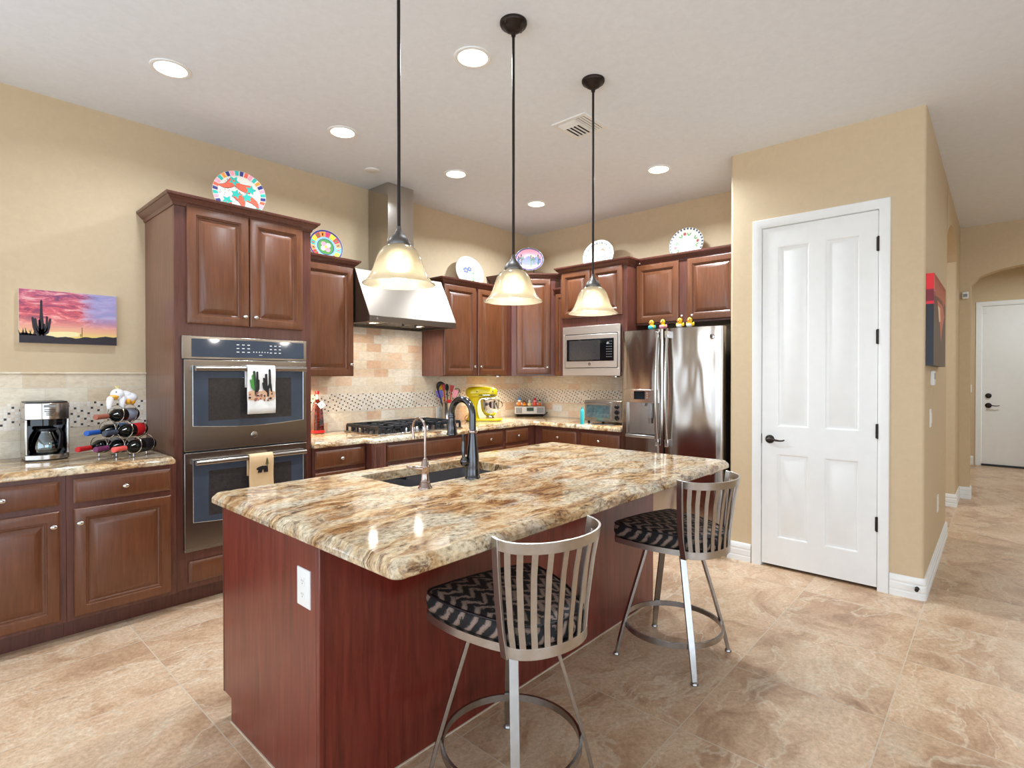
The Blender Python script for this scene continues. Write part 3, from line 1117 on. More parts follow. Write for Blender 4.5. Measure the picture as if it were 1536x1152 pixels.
def edge_top(mb, poly, holes=(), z0=.872, z1=.914, m=0, scale=1.0):
    """stone slab with an eased edge; polygon CCW; holes CW-agnostic"""
    k = scale
    prof = [(.004, z0), (0, z0 + .004), (0, z0 + .020), (.003 * k, z0 + .0265), (.009 * k, z0 + .033), (.012 * k, z0 + .0375), (.018 * k, z1)]
    loops = []
    for ins, z in prof:
        pp = offset_poly(poly, ins)
        loops.append([(x, y, z) for x, y in pp])
    mb.loft(loops, True if not holes else False, False if holes else True, m=m)
    if holes:
        for z, base in ((z1, loops[-1]), (z0, loops[0])):
            bm = bmesh.new()
            es = []
            for lp in [[(p[0], p[1]) for p in base]] + [list(h) for h in holes]:
                vs = [bm.verts.new((x, y, z)) for x, y in lp]
                es += [bm.edges.new((vs[i], vs[(i + 1) % len(vs)])) for i in range(len(vs))]
            bmesh.ops.triangle_fill(bm, use_beauty=True, use_dissolve=False, edges=es)
            bm.verts.index_update()
            mb.add([v.co[:] for v in bm.verts], [[v.index for v in f.verts] for f in bm.faces], m)
            bm.free()
        for h in holes:
            mb.loft([[(x, y, z0) for x, y in h], [(x, y, z1) for x, y in h]], False, False, m=m)


def slab_thing(poly, name, label, loc, holes=()):
    mb = MB()
    edge_top(mb, poly, holes)
    return tag(mb.build(name, M['granite'], loc=loc, ang=30), label, 'countertop')


slab_thing([(.03, 3.579)] + arc((1.010, 3.600), .021, -90, 0, 4) + [(1.031, YW - .003), (.03, YW - .003)], 'countertop',
           'short gold granite countertop left of the oven tower under the coffee maker', (.5, 3.9, .872))


def splash(x, label, matb, matm, boxf, z1, band, name='tile_backsplash', trim=True):
    pass


t = thing('tile_backsplash', 'pale travertine tile backsplash behind the coffee maker and wine rack', 'backsplash', (.53, 4.204, .914))
MB().box(.03, 1.033, 4.197, YW - .001, .914, 1.398).build('tile_field', M['splashl'], t, smooth=False)
MB().box(.03, 1.033, 4.1955, 4.198, 1.075, 1.228).build('mosaic_band', M['mosaicl'], t, smooth=False, label='band of small dotted mosaic tile')
MB().tube([(.03, 4.197, 1.403), (1.033, 4.197, 1.403)], .0085, 10).build('pencil_trim', M['splashl'], t)

# ---- oven tower
TX0, TX1 = 1.034, 1.886
t = thing('oven_tower_cabinet', 'tall cherry cabinet that houses the double wall oven', 'cabinet', (1.46, 3.9, 0))
mb = MB()
mb.box(TX0 + .018, TX1 - .018, 4.185, YW - .002, .105, 2.425)
mb.box(TX0 + .018, TX1 - .018, 3.645, 4.185, .105, .30); mb.box(TX0 + .018, TX1 - .018, 3.645, 4.185, 1.66, 2.425)
mb.box(TX0, 1.076, 3.62, 3.645, .105, 2.425); mb.box(1.834, TX1, 3.62, 3.645, .105, 2.425)
mb.box(1.076, 1.834, 3.62, 3.645, .105, .335); mb.box(1.076, 1.834, 3.62, 3.645, 1.622, 2.425)
mb.build('face_frame', M['woodf'], t, smooth=False)
MB().box(TX0, TX0 + .018, 3.645, YW - .002, .105, 2.425).build('side_panel', M['woodp'], t)
MB().box(TX1 - .018, TX1, 3.645, YW - .002, .105, 2.425).build('side_panel', M['woodp'], t)
MB().box(TX0, TX1, 3.688, YW - .002, 0, .105).build('toe_kick', M['woodf'], t)
cab_door(t, FT, 1.099, 1.4585, 1.702, 2.408, (1.4585 - .03, 1.765))
cab_door(t, FT, 1.4645, 1.822, 1.702, 2.408, (1.4645 + .03, 1.765))
drawer(t, FT, 1.102, 1.818, .138, .268)
crown(t, [(TX0, YW - .003), (TX0, 3.62), (TX1, 3.62), (TX1, YW - .003)], 2.398, side=1)

# ---- double wall oven
t = thing('double_wall_oven', 'stainless double wall oven with two smoked glass doors built into the tall cabinet', 'oven', (1.455, 3.9, .33))
OX0, OX1 = 1.066, 1.842
MB().box(1.080, 1.830, 3.618, 4.15, .338, 1.618).build('body', M['darkgrey'], t)
mb = MB()
mb.box(OX0, OX1, 3.596, 3.6185, 1.490, 1.628)
cp = mb.build('control_panel', M['ovensteel'], t, bevel=.002)
mb = MB().box(1.118, 1.820, 3.5935, 3.597, 1.503, 1.613, 0)
for r_, z in enumerate((1.585, 1.562, 1.539)):
    for c_ in range(3):
        mb.box(1.375 + c_ * .033, 1.391 + c_ * .033, 3.5925, 3.5936, z - .003, z + .002, 1)
        mb.box(1.585 + c_ * .030, 1.599 + c_ * .030, 3.5925, 3.5936, z - .003, z + .002, 1)
for c_ in range(6):
    mb.box(1.478 + c_ * .018, 1.484 + c_ * .018, 3.5925, 3.5936, 1.538, 1.544, 1)
mb.box(1.515, 1.535, 3.5925, 3.5936, 1.520, 1.523, 1)
mb.build('control_glass', [M['ovenglass'], M['white_plastic']], cp, smooth=False)


def oven_door(z0, z1, gz0, gz1, logo_z, hz):
    d = MB().box(OX0 + .010, OX1 - .003, 3.592, 3.6175, z0, z1).build('oven_door', M['ovensteel'], t, bevel=.003)
    # glass with a bowed lower edge
    n = 14
    x0, x1 = 1.122, 1.812
    pts = [(x1, gz1), (x0, gz1)] + [(x0 + (x1 - x0) * i / n, gz0 - .018 * math.sin(PI * i / n)) for i in range(n + 1)]
    mb = MB().prismy(pts, 3.589, 3.593, 0)
    mb.prismy([(x1 - .085, gz1 - .075), (x0 + .085, gz1 - .075), (x0 + .085, gz0 + .028), (x1 - .085, gz0 + .028)], 3.5884, 3.5895, 1)
    mb.build('door_glass', [M['ovenglass'], M['ovenwin']], d, bevel=.001)
    mb = MB()
    for i in range(n):
        pass
    mb.tube([(p[0], 3.5885, p[1]) for p in [pts[0]] + pts[1:] + [pts[0]]], .0014, 6)
    mb.build('glass_border', M['chrome'], d)
    mb = MB()
    mb.tube([(1.124, 3.548, hz), (1.812, 3.548, hz)], .0165, 16)
    for x in (1.142, 1.794):
        mb.box(x - .014, x + .014, 3.548, 3.592, hz - .011, hz + .011)
    mb.build('handle', M['ovensteel'], d, bevel=.001)
    return d


od = oven_door(.934, 1.486, 1.085, 1.450, 1.0, 1.432)
oven_door(.350, .924, .505, .882, 0, .866)
mb = MB()
mb.lathe([(0, 0), (.021, 0), (.021, .002), (.018, .003), (0, .003)], (1.482, 3.592, 1.005), (0, -1, 0), 24, 0)
mb.ring((1.482, 3.589, 1.005), .0175, .0015, (0, 1, 0), 24, 6, 1)
text_into(mb, 'GE', .017, (1.482, 3.592, 1.0045), (1, 0, 0), (0, 0, 1), .0034, (0, -1, 0), 1)
mb.build('emblem', [M['nickel'], M['darkgrey']], od)
mb = MB().box(OX0 + .010, OX1 - .003, 3.596, 3.6175, .330, .349)
mb.build('vent_trim', M['ovensteel'], t, bevel=.002)


# ---- towels over the oven handles
def towel(name, label, x0, x1, z_top, z_bot, mats, deco):
    mb = MB()
    n = 10
    loops = []
    prof = []     # (y,z) outside path front bottom -> over handle -> back
    zc, rr = z_top - .018, .0195
    front = [(3.548 - rr - .003 * math.sin(i * 1.1), z_bot + (zc - z_bot) * i / 8) for i in range(9)]
    top = [(3.548 - rr * math.cos(a), zc + rr * math.sin(a)) for a in [PI * k / 8 for k in range(1, 8)]]
    back = [(3.548 + rr, zc - (.12) * i / 4) for i in range(5)]
    path = front + top + back
    for i in range(n + 1):
        u = i / n
        x = x0 + (x1 - x0) * u
        loops.append([(x + .004 * (1 - j / len(path)) * (u - .5), y + .003 * math.sin(u * 9 + j * .3) * max(0, (8 - j) / 8), z) for j, (y, z) in enumerate(path)])
    mb.loft(loops, False, False, closed=False)
    deco(mb, x0, x1)
    o = mb.build(name, mats, loc=((x0 + x1) / 2, 3.548, z_bot), ang=80)
    s = o.modifiers.new('thick', 'SOLIDIFY')
    s.thickness = .003
    s.offset = 1
    return tag(o, label, 'towel')


def poly_deco(mb, y, pts, m, d=0.0):
    mb.prismy([(a, b) for a, b in pts], y - .0006 - d, y, m)


def limb(pts, w):
    """outline of a thick 2d stroke with round tip"""
    L, Rr = [], []
    P = [Vector(p) for p in pts]
    for i, p in enumerate(P):
        a, b = P[max(0, i - 1)], P[min(len(P) - 1, i + 1)]
        t_ = (b - a).normalized()
        n_ = Vector((-t_.y, t_.x))
        ww = w[i] if isinstance(w, list) else w
        L.append(tuple(p + n_ * ww / 2))
        Rr.append(tuple(p - n_ * ww / 2))
    e = P[-1]
    t_ = (P[-1] - P[-2]).normalized()
    ww = w[-1] if isinstance(w, list) else w
    return L + [tuple(e + t_ * ww / 2)] + Rr[::-1]


def cactus_towel(mb, x0, x1):
    y = 3.5235
    w = x1 - x0
    def P(a, b): return (x0 + a * w, 1.145 + b * .305)
    def stroke(pts, wd, m): poly_deco(mb, y, limb([P(*p) for p in pts], wd * .62), m, .0002 * m)
    poly_deco(mb, y, [P(.03, .30), P(.97, .30), P(.97, .45), P(.7, .50), P(.45, .46), P(.25, .49), P(.03, .46)], 4)
    stroke([(.28, .38), (.27, .55), (.22, .88)], .018, 2)
    stroke([(.27, .48), (.16, .56), (.11, .70)], .016, 1)
    stroke([(.26, .50), (.20, .60), (.17, .80)], .014, 1)
    stroke([(.28, .46), (.34, .58), (.33, .87)], .013, 3)
    stroke([(.28, .42), (.38, .52), (.38, .70)], .010, 3)
    stroke([(.72, .36), (.72, .52), (.80, .62), (.78, .92)], .014, 3)
    stroke([(.71, .44), (.66, .60), (.65, .82)], .015, 3)
    stroke([(.70, .46), (.60, .60), (.57, .74)], .010, 3)
    stroke([(.71, .44), (.58, .52), (.54, .64)], .009, 3)
    stroke([(.86, .40), (.84, .50), (.82, .62)], .008, 3)
    rnd = random.Random(3)
    for i in range(46):
        a, b = rnd.uniform(.05, .95), rnd.uniform(.27, .44)
        rr = rnd.uniform(.003, .008)
        c = P(a, b)
        poly_deco(mb, y, [(c[0] + rr * math.cos(k), c[1] + rr * .7 * math.sin(k)) for k in (0, 1, 2, 3, 4, 5)], rnd.choice([3, 4, 5, 5, 6]), .0004 + .0001 * (i % 5))


towel('dish_towel', 'white dish towel printed with green saguaro cactus on upper oven handle', 1.415, 1.590, 1.4515, 1.145,
      [OFFW, GREEN, DGREEN, INK, pal('sand', 206, 164, 128), pal('rose_brown', 150, 92, 78), CREAM], cactus_towel)


def bear_towel(mb, x0, x1):
    y = 3.5235
    cx, cz = (x0 + x1) / 2 + .005, .790
    s = .036
    b = [(-1, -.05), (-.98, .12), (-.8, .26), (-.62, .3), (-.5, .38), (-.3, .36), (-.1, .46), (.2, .42), (.5, .42), (.75, .3), (.85, .05),
         (.86, -.3), (.9, -.62), (.66, -.62), (.58, -.2), (.5, -.62), (.3, -.62), (.28, -.15), (-.1, -.12), (-.2, -.62), (-.42, -.62), (-.42, -.1),
         (-.6, -.62), (-.8, -.62), (-.62, -.05), (-.8, -.12)]
    poly_deco(mb, y, [(cx + a * s, cz + c * s) for a, c in b], 1)
    for k in range(4):
        z = cz + .028 + k * .009
        poly_deco(mb, y, [(cx + .029, z + .012), (cx + .029 - .010 + k * .0018, z), (cx + .029 + .010 - k * .0018, z)], 2)
    poly_deco(mb, y, [(cx + .027, cz - .005), (cx + .031, cz - .005), (cx + .030, cz + .035), (cx + .028, cz + .035)], 2)


towel('hand_towel', 'tan hand towel embroidered with a dark bear on lower oven handle', 1.425, 1.575, .8855, .62,
      [pal('tan_cloth', 214, 180, 136), INK, pal('pine', 90, 86, 50)], bear_towel)

# ---- base run from the tower to the corner, and along the back wall
def run_cab(label, f, a0, a1, fronts, depth, loc, y_front=None):
    t = thing('base_cabinet', label, 'cabinet', loc)
    return t


def cab_bottom(t, f, a0, a1, d, z0=.105):
    mb = MB()
    p0, p1 = f.p(a0, 0), f.p(a1, 0)
    q0, q1 = f.p(a0, 0, -d), f.p(a1, 0, -d)
    mb.prism([(p0.x, p0.y), (p1.x, p1.y), (q1.x, q1.y), (q0.x, q0.y)], z0, .872)
    mb.build('body', M['woodf'], t, bevel=.001)
    p0, p1 = f.p(a0, 0, -.085), f.p(a1, 0, -.085)
    MB().prism([(p0.x, p0.y), (p1.x, p1.y), (q1.x, q1.y), (q0.x, q0.y)], 0, z0).build('toe_kick', M['woodf'], t)


t = thing('base_cabinet', 'cherry base cabinet with one drawer right of the oven tower', 'cabinet', (2.09, 3.9, 0))
cab_bottom(t, FL, 1.8875, 2.315, .605)
drawer(t, FL, 1.900, 2.303, .722, .848)
cab_door(t, FL, 1.900, 2.303, .125, .694, (2.275, .62))
FK = Face((0, 3.515, 0), (1, 0, 0), (0, -1, 0))
t = thing('cooktop_base_cabinet', 'cherry base cabinet that bumps out under the gas cooktop between fluted pilasters', 'cabinet', (2.86, 3.85, 0))
cab_bottom(t, FK, 2.317, 3.405, .690)
for a in (2.319, 3.293):
    mb = MB().box(a, a + .110, 3.497, 3.515, .105, .872)
    for k in range(5):
        x = a + .020 + k * .0175
        mb.tube([(x, 3.4965, .15), (x, 3.4965, .845)], .0058, 8)
    mb.build('pilaster', M['woodp'], t, ang=50)
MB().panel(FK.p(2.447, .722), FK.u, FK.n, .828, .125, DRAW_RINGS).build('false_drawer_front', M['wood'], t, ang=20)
cab_door(t, FK, 2.447, 2.856, .125, .694, (2.83, .62))
cab_door(t, FK, 2.866, 3.275, .125, .694, (2.89, .62))
t = thing('base_cabinet', 'cherry base cabinet with one drawer right of the cooktop bump out', 'cabinet', (3.64, 3.9, 0))
cab_bottom(t, FL, 3.407, 3.864, .605)
drawer(t, FL, 3.472, 3.842, .722, .848)
cab_door(t, FL, 3.472, 3.842, .125, .694, (3.81, .62))
t = thing('base_cabinet', 'narrow cherry base cabinet with one drawer in the left leg of the corner', 'cabinet', (4.1, 3.9, 0))
cab_bottom(t, FL, 3.866, 4.348, .605)
drawer(t, FL, 3.886, 4.222, .722, .852)
cab_door(t, FL, 3.886, 4.222, .125, .694, (4.19, .62))
t = thing('base_cabinet', 'cherry base cabinet on the back wall between corner and toaster oven cabinet', 'cabinet', (4.6, 3.3, 0))
cab_bottom(t, FB, -3.598, -3.045, .594)
drawer(t, FB, -3.500, -3.066, .700, .836)
cab_door(t, FB, -3.500, -3.066, .125, .675, (-3.10, .62))
t = thing('base_cabinet', 'cherry base cabinet with one drawer under the toaster oven beside the fridge', 'cabinet', (4.6, 2.8, 0))
cab_bottom(t, FB, -3.043, -2.555, .594)
drawer(t, FB, -3.022, -2.580, .700, .836)
cab_door(t, FB, -3.022, -2.580, .125, .675, (-2.61, .62))

poly = [(1.889, 3.579), (2.300, 3.579), (2.318, 3.490), (3.405, 3.490), (3.423, 3.579), (4.300, 3.579), (4.300, 2.552), (4.944, 2.552), (4.944, YW - .003), (1.889, YW - .003)]
slab_thing(poly, 'countertop', 'long gold granite countertop holding the cooktop, mixer and toaster oven, turning the corner', (3.4, 3.9, .872))

t = thing('tile_backsplash', 'warm travertine brick backsplash behind the cooktop, rising up under the range hood', 'backsplash', (3.4, 4.2, .914))
mb = MB()
mb.box(1.889, 4.947 - .011, 4.198, YW - .001, .914, 1.382)
mb.box(2.385, 3.336, 4.198, YW - .001, 1.382, 1.813)
mb.build('tile_field', M['splash'], t, smooth=False)
MB().box(1.889, 4.935, 4.1965, 4.199, 1.080, 1.229).build('mosaic_band', M['mosaic'], t, smooth=False, label='band of small dotted mosaic tile')
t = thing('tile_backsplash', 'warm travertine brick backsplash on the back wall behind the toaster oven', 'backsplash', (4.94, 3.3, .914))
MB().box(4.936, XW - .001, 2.50, 4.197, .914, 1.382).build('tile_field', M['splash'], t, smooth=False)
MB().box(4.9345, 4.937, 2.50, 4.196, 1.080, 1.229).build('mosaic_band', M['mosaic'], t, smooth=False, label='band of small dotted mosaic tile')

# ---- wall cabinets
def wall_cab(label, poly, z0, z1, loc, name='wall_cabinet'):
    t = thing(name, label, 'cabinet', loc)
    mb = MB()
    mb.prism(poly, z0, z1)
    mb.build('body', M['woodf'], t, bevel=.001)
    return t


B = .003
t = wall_cab('cherry wall cabinet with a single door left of the range hood', [(1.889, 3.885), (2.383, 3.885), (2.383, YW - B), (1.889, YW - B)], 1.383, 2.275, (2.13, 4.05, 1.383))
cab_door(t, FU, 1.915, 2.381, 1.385, 2.252, (2.352, 1.477))
crown(t, [(1.889, 3.885), (2.383, 3.885), (2.383, YW - B)], 2.247, side=1)
t = wall_cab('cherry wall cabinet with a pair of doors right of the range hood', [(3.339, 3.885), (4.283, 3.885), (4.283, YW - B), (3.339, YW - B)], 1.383, 2.275, (3.8, 4.05, 1.383))
MB().box(3.3375, 3.3395, 3.888, YW - B, 1.384, 2.25).build('side_panel', M['woodp'], t)
cab_door(t, FU, 3.341, 3.752, 1.390, 2.252, (3.725, 1.475))
cab_door(t, FU, 3.784, 4.205, 1.390, 2.252, (3.812, 1.475))
crown(t, [(3.338, YW - B), (3.338, 3.885), (4.283, 3.885)], 2.247, side=1)
t = wall_cab('tall diagonal cherry wall cabinet in the kitchen corner', [(4.285, YW - B), (4.285, 3.875), (4.617, 3.543), (XW - B, 3.543), (XW - B, YW - B)], 1.383, 2.430, (4.6, 3.9, 1.383))
DL = .332 * 2 ** .5
cab_door(t, FD, .055, DL - .052, 1.403, 2.418, (DL - .085, 1.475))
crown(t, [(4.285, YW - B), (4.285, 3.875), (4.617, 3.543), (XW - B, 3.543)], 2.408, side=1)
t = wall_cab('narrow cherry wall cabinet recessed between the diagonal corner cabinet and the microwave', [(4.617, 3.541), (4.617, 3.292), (XW - B, 3.292), (XW - B, 3.541)], 1.383, 2.275, (4.75, 3.42, 1.383))
cab_door(t, Face((4.617, 0, 0), (0, -1, 0), (-1, 0, 0)), -3.53, -3.30, 1.390, 2.252)
crown(t, [(4.617, 3.541), (4.617, 3.292)], 2.247, side=1)
# microwave cabinet: open carcass
t = thing('wall_cabinet', 'deep cherry wall cabinet that holds the built in microwave', 'cabinet', (4.65, 2.91, 1.383))
MY0, MY1 = 2.53, 3.290
mb = MB()
mb.box(4.40, XW - B, MY0, MY0 + .018, 1.383, 2.425); mb.box(4.40, XW - B, MY1 - .018, MY1, 1.383, 2.425)
mb.box(4.40, XW - B, MY0 + .018, MY1 - .018, 1.383, 1.392)
mb.box(4.40, XW - B, MY0 + .018, MY1 - .018, 1.90, 2.425)
mb.box(4.375, 4.40, MY0, MY0 + .056, 1.383, 2.425); mb.box(4.375, 4.40, MY1 - .040, MY1, 1.383, 2.425)
mb.box(4.375, 4.40, MY0 + .056, MY1 - .040, 1.855, 2.425)
mb.build('body', M['woodf'], t, smooth=False)
cab_door(t, FM, -3.268, -2.925, 1.955, 2.408)
cab_door(t, FM, -2.917, -2.577, 1.955, 2.408)
crown(t, [(XW - B, MY1), (4.375, MY1), (4.375, MY0), (4.54, MY0)], 2.398, side=1)
t = thing('wall_cabinet', 'wide cherry wall cabinet above the refrigerator', 'cabinet', (4.75, 2.0, 1.853))
MB().box(4.54, XW - B, YP0 + .004, MY0 - .001, 1.853, 2.425).build('body', M['woodf'], t, bevel=.001)
cab_door(t, FF, -2.523, -2.105, 1.868, 2.405)
cab_door(t, FF, -2.030, -1.600, 1.868, 2.405)
crown(t, [(4.54, MY0 - .052), (4.54, YP0 + .004)], 2.398, side=1)

# ---- under-cabinet puck lights
for (x, y, lab) in ((2.03, 4.02, 'small round puck light under the wall cabinet left of the hood'),
                    (4.17, 3.97, 'small round puck light under the two door wall cabinet, above the mixer'),
                    (4.50, 2.72, 'small round puck light under the microwave cabinet, above the toaster oven')):
    t = thing('puck_light', lab, 'light', (x, y, 1.383))
    MB().lathe([(.026, 0), (.034, 0), (.034, -.010), (.026, -.012), (.026, -.010)], (x, y, 1.383), seg=24).build('trim_ring', M['nickel'], t)
    MB().lathe([(0, -.0095), (.0255, -.0095), (.0255, -.001), (0, -.001)], (x, y, 1.383), seg=24).build('lens', M['puck'], t)
    o = area('puck_glow', (x, y, 1.368), (0, 0, 0), .05, .05, 4.0, (1, .88, .7), 'DISK', 140)

# ---- range hood
HX0, HX1 = 2.388, 3.292
t = thing('range_hood', 'stainless steel canopy range hood with tall square chimney over the cooktop', 'range hood', (2.84, 3.95, 1.812))
mb = MB()
mb.prismx([(YW - .012, 1.860), (3.650, 1.860), (3.860, 2.255), (YW - .012, 2.255)], HX0, HX1)
mb.build('canopy', M['hoodsteel'], t, bevel=.002)
mb = MB()
mb.box(HX0, HX1, 3.650, 3.672, 1.814, 1.860); mb.box(HX0, HX0 + .02, 3.672, YW - .012, 1.814, 1.860); mb.box(HX1 - .02, HX1, 3.672, YW - .012, 1.814, 1.860)
mb.box(HX0 + .02, HX1 - .02, 4.17, YW - .012, 1.814, 1.860)
lip = mb.build('lip', M['hoodsteel'], t, bevel=.0015)
mb = MB()
for k in range(3):
    x0 = HX0 + .03 + k * .283
    mb.box(x0, x0 + .275, 3.70, 4.15, 1.836, 1.858)
    for q in range(10):
        mb.box(x0 + .012 + q * .026, x0 + .026 + q * .026, 3.715, 4.135, 1.830, 1.837)
mb.build('grease_filter', M['steely'], t, smooth=False)
mb = MB().cyl((2.455, 3.650, 1.838), (2.455, 3.646, 1.838), .009, seg=16)
mb.build('emblem', M['gunmetal'], lip)
for x in (2.735, 2.865):
    MB().cyl((x, 3.69, 1.826), (x, 3.69, 1.800), .012, .010, 14).build('control_knob', M['black'], lip)
mb = MB().box(2.738, 3.010, 3.905, YW - .012, 2.255, H - .001)
mb.box(2.7365, 3.0115, 3.9035, YW - .012, 2.255, 2.585)
mb.build('chimney', M['steelv'], t, bevel=.0015)

for x in (2.60, 3.08):  # unseen hood lamps added to brighten the backsplash
    MB().lathe([(0, 1.8285), (.026, 1.8285), (.030, 1.831), (.030, 1.836), (0, 1.836)], (x, 3.93, 0), seg=20).build('added_hood_lamp', M['puck'], t)
    area('added_hood_glow', (x, 3.93, 1.822), (0, 0, 0), .05, .05, 1.5, (1, .95, .88), 'DISK', 160)

# ---- cooktop
CX0, CX1, CY0, CY1 = 2.435, 3.335, 3.605, 4.115
t = thing('gas_cooktop', 'five burner stainless gas cooktop with black iron grates set in the granite', 'cooktop', (2.885, 3.86, .914))
mb = MB().prism(rrect(CX0, CX1, CY0, CY1, .012, 3), .9145, .923)
mb.build('tray', M['steel'], t, bevel=.002)
burn = [(2.60, 3.74, .042), (2.60, 3.98, .036), (2.885, 3.93, .055), (3.17, 3.74, .036), (3.17, 3.98, .042)]
for x, y, r_ in burn:
    MB().lathe([(r_ + .012, 0), (r_ + .010, .010), (r_, .012), (r_, .018), (r_ * .9, .024), (0, .025)], (x, y, .923), seg=24).build('burner', M['black'], t)
for gx0, gx1 in ((2.452, 2.745), (2.748, 3.022), (3.025, 3.318)):
    y0 = 3.625 if gx0 != 2.748 else 3.76
    y1 = 4.098
    mb = MB()
    b = .0065
    def bar(p, q, h0=.970, h1=.984):
        p, q = Vector(p), Vector(q)
        d = (q - p).normalized() * (q - p).length / 2
        c = (p + q) / 2
        mb.obox((c.x, c.y, (h0 + h1) / 2), (d.x, d.y, 0), tuple(Vector((-d.y, d.x, 0)).normalized() * b), (0, 0, (h1 - h0) / 2))
    bar((gx0, y0 + b), (gx1, y0 + b), .958); bar((gx0, y1 - b), (gx1, y1 - b), .958)
    bar((gx0 + b, y0), (gx0 + b, y1), .958); bar((gx1 - b, y0), (gx1 - b, y1), .958)
    cx = (gx0 + gx1) / 2
    bar((gx0, (y0 + y1) / 2), (gx1, (y0 + y1) / 2))
    for yy in ((y0 + (y1 - y0) * .25), (y0 + (y1 - y0) * .75)):
        bar((gx0, yy), (cx - .025, yy)); bar((cx + .025, yy), (gx1, yy))
    for (ya, yb) in ((y0, y0 + (y1 - y0) * .17), (y0 + (y1 - y0) * .33, y0 + (y1 - y0) * .67), (y0 + (y1 - y0) * .83, y1)):
        bar((cx, ya), (cx, yb))
    for yy in [y0 + (y1 - y0) * k / 6 for k in range(7)]:
        for xx in (gx0 + b, gx1 - b):
            mb.box(xx - b, xx + b, yy - .010, yy + .010, .9235, .972)
    for xx in [gx0 + (gx1 - gx0) * k / 4 for k in range(1, 4)]:
        for yy in (y0 + b, y1 - b):
            mb.box(xx - .010, xx + .010, yy - b, yy + b, .9235, .972)
    mb.build('grate', M['iron'], t, bevel=.0015)
for k, x in enumerate((2.775, 2.83, 2.885, 2.94, 2.995)):
    y = 3.675 + .012 * (2 - abs(k - 2)) * 0 + (.0 if k % 2 else .028)
    mb = MB().lathe([(.024, 0), (.024, .004), (.019, .006), (.017, .026), (.013, .030), (0, .030)], (x, y, .923), seg=20)
    mb.obox((x, y, .954), (.0035, 0, 0), (0, .016, 0), (0, 0, .004))
    mb.build('control_knob', M['chrome'], t)

# ---- microwave
t = thing('built_in_microwave', 'stainless built in microwave with black window above the toaster oven', 'microwave', (4.6, 2.91, 1.383))
my0, my1 = 2.592, 3.245      # right / left in the picture
MB().box(4.40, 4.86, my0 + .03, my1 - .03, 1.42, 1.84).build('body', M['darkgrey'], t)
mb = MB()
z0, z1 = 1.386, 1.865
iy0, iy1, iz0, iz1 = my0 + .024, my1 - .024, 1.458, 1.790
mb.box(4.352, 4.374, my0, my1, iz1, z1); mb.box(4.352, 4.374, my0, my1, z0, iz0)
mb.box(4.352, 4.374, my0, iy0, iz0, iz1); mb.box(4.352, 4.374, iy1, my1, iz0, iz1)
mb.build('trim_kit', M['steelb'], t, bevel=.0015)
MB().box(4.366, 4.400, iy0 - .004, iy1 + .004, iz0 - .004, iz1 + .004).build('recess', M['black'], t)
d = MB().box(4.350, 4.366, iy0 + .006, iy1 - .006, iz0 + .006, iz1 - .008).build('door', M['steelb'], t, bevel=.002)
wy0, wy1, wz0, wz1 = iy0 + .04, iy1 - .028, iz0 + .068, iz1 - .052
mb = MB().box(4.348, 4.351, wy0, wy1, wz0, wz1, 0)
mb.box(4.3474, 4.3482, wy0 + .15, wy1 - .03, wz0 + .012, wz1 - .012, 1)
for r_ in range(7):
    for c_ in range(4):
        if r_ == 0 and c_ > 1:
            continue
        y = wy0 + .020 + c_ * .017
        z = wz1 - .030 - r_ * .024
        mb.box(4.347, 4.3482, y, y + .008, z - .0025, z + .0025, 2)
mb.lathe([(0, 0), (.012, 0), (.012, .003), (0, .003)], (4.348, wy0 + .062, wz1 - .045), (-1, 0, 0), 16, 2)
mb.build('window', [M['blackgloss'], M['ovenwin'], M['midgrey']], d, smooth=False)
mb = MB()
c = (4.350, 2.925, iz0 + .040)
mb.lathe([(0, 0), (.016, 0), (.016, .0015), (0, .0015)], c, (-1, 0, 0), 24, 0)
mb.ring((4.348, c[1], c[2]), .0135, .0012, (1, 0, 0), 24, 6, 1)
text_into(mb, 'GE', .013, c, (0, -1, 0), (0, 0, 1), .002, (-1, 0, 0), 1)
mb.build('emblem', [M['nickel'], M['darkgrey']], d)

# ---- refrigerator
t = thing('refrigerator', 'stainless french door refrigerator with water dispenser beside the pantry wall', 'refrigerator', (4.5, 2.02, 0))
FY0, FY1, FG = 1.572, 2.462, 2.046
MB().box(4.215, 4.90, FY0 + .012, FY1 - .012, .02, 1.752).build('case', M['darkgrey'], t, bevel=.004)


def bow(y):
    k = (y - (FY0 + FY1) / 2) / ((FY1 - FY0) / 2)
    return 4.158 - .034 * (1 - k * k)


def door_plan(y0, y1, rl=.02, rr=.02, n=10):
    """plan outline of a bowed door, back at 4.213"""
    pts = [(4.213, y0), (4.213, y1)]
    pts += [(bow(y1) + rl, y1), (bow(y1) + rl * .3, y1 - rl * .3)]
    pts += [(bow(y1 + (y0 - y1) * i / n) if 0 < i < n else bow(y1 - rl if i == 0 else y0 + rr), y1 - rl + (y0 + rr - y1 + rl) * i / n) for i in range(n + 1)]
    pts += [(bow(y0) + rr * .3, y0 + rr * .3), (bow(y0) + rr, y0)]
    return pts


dz0, dz1 = .715, 1.772
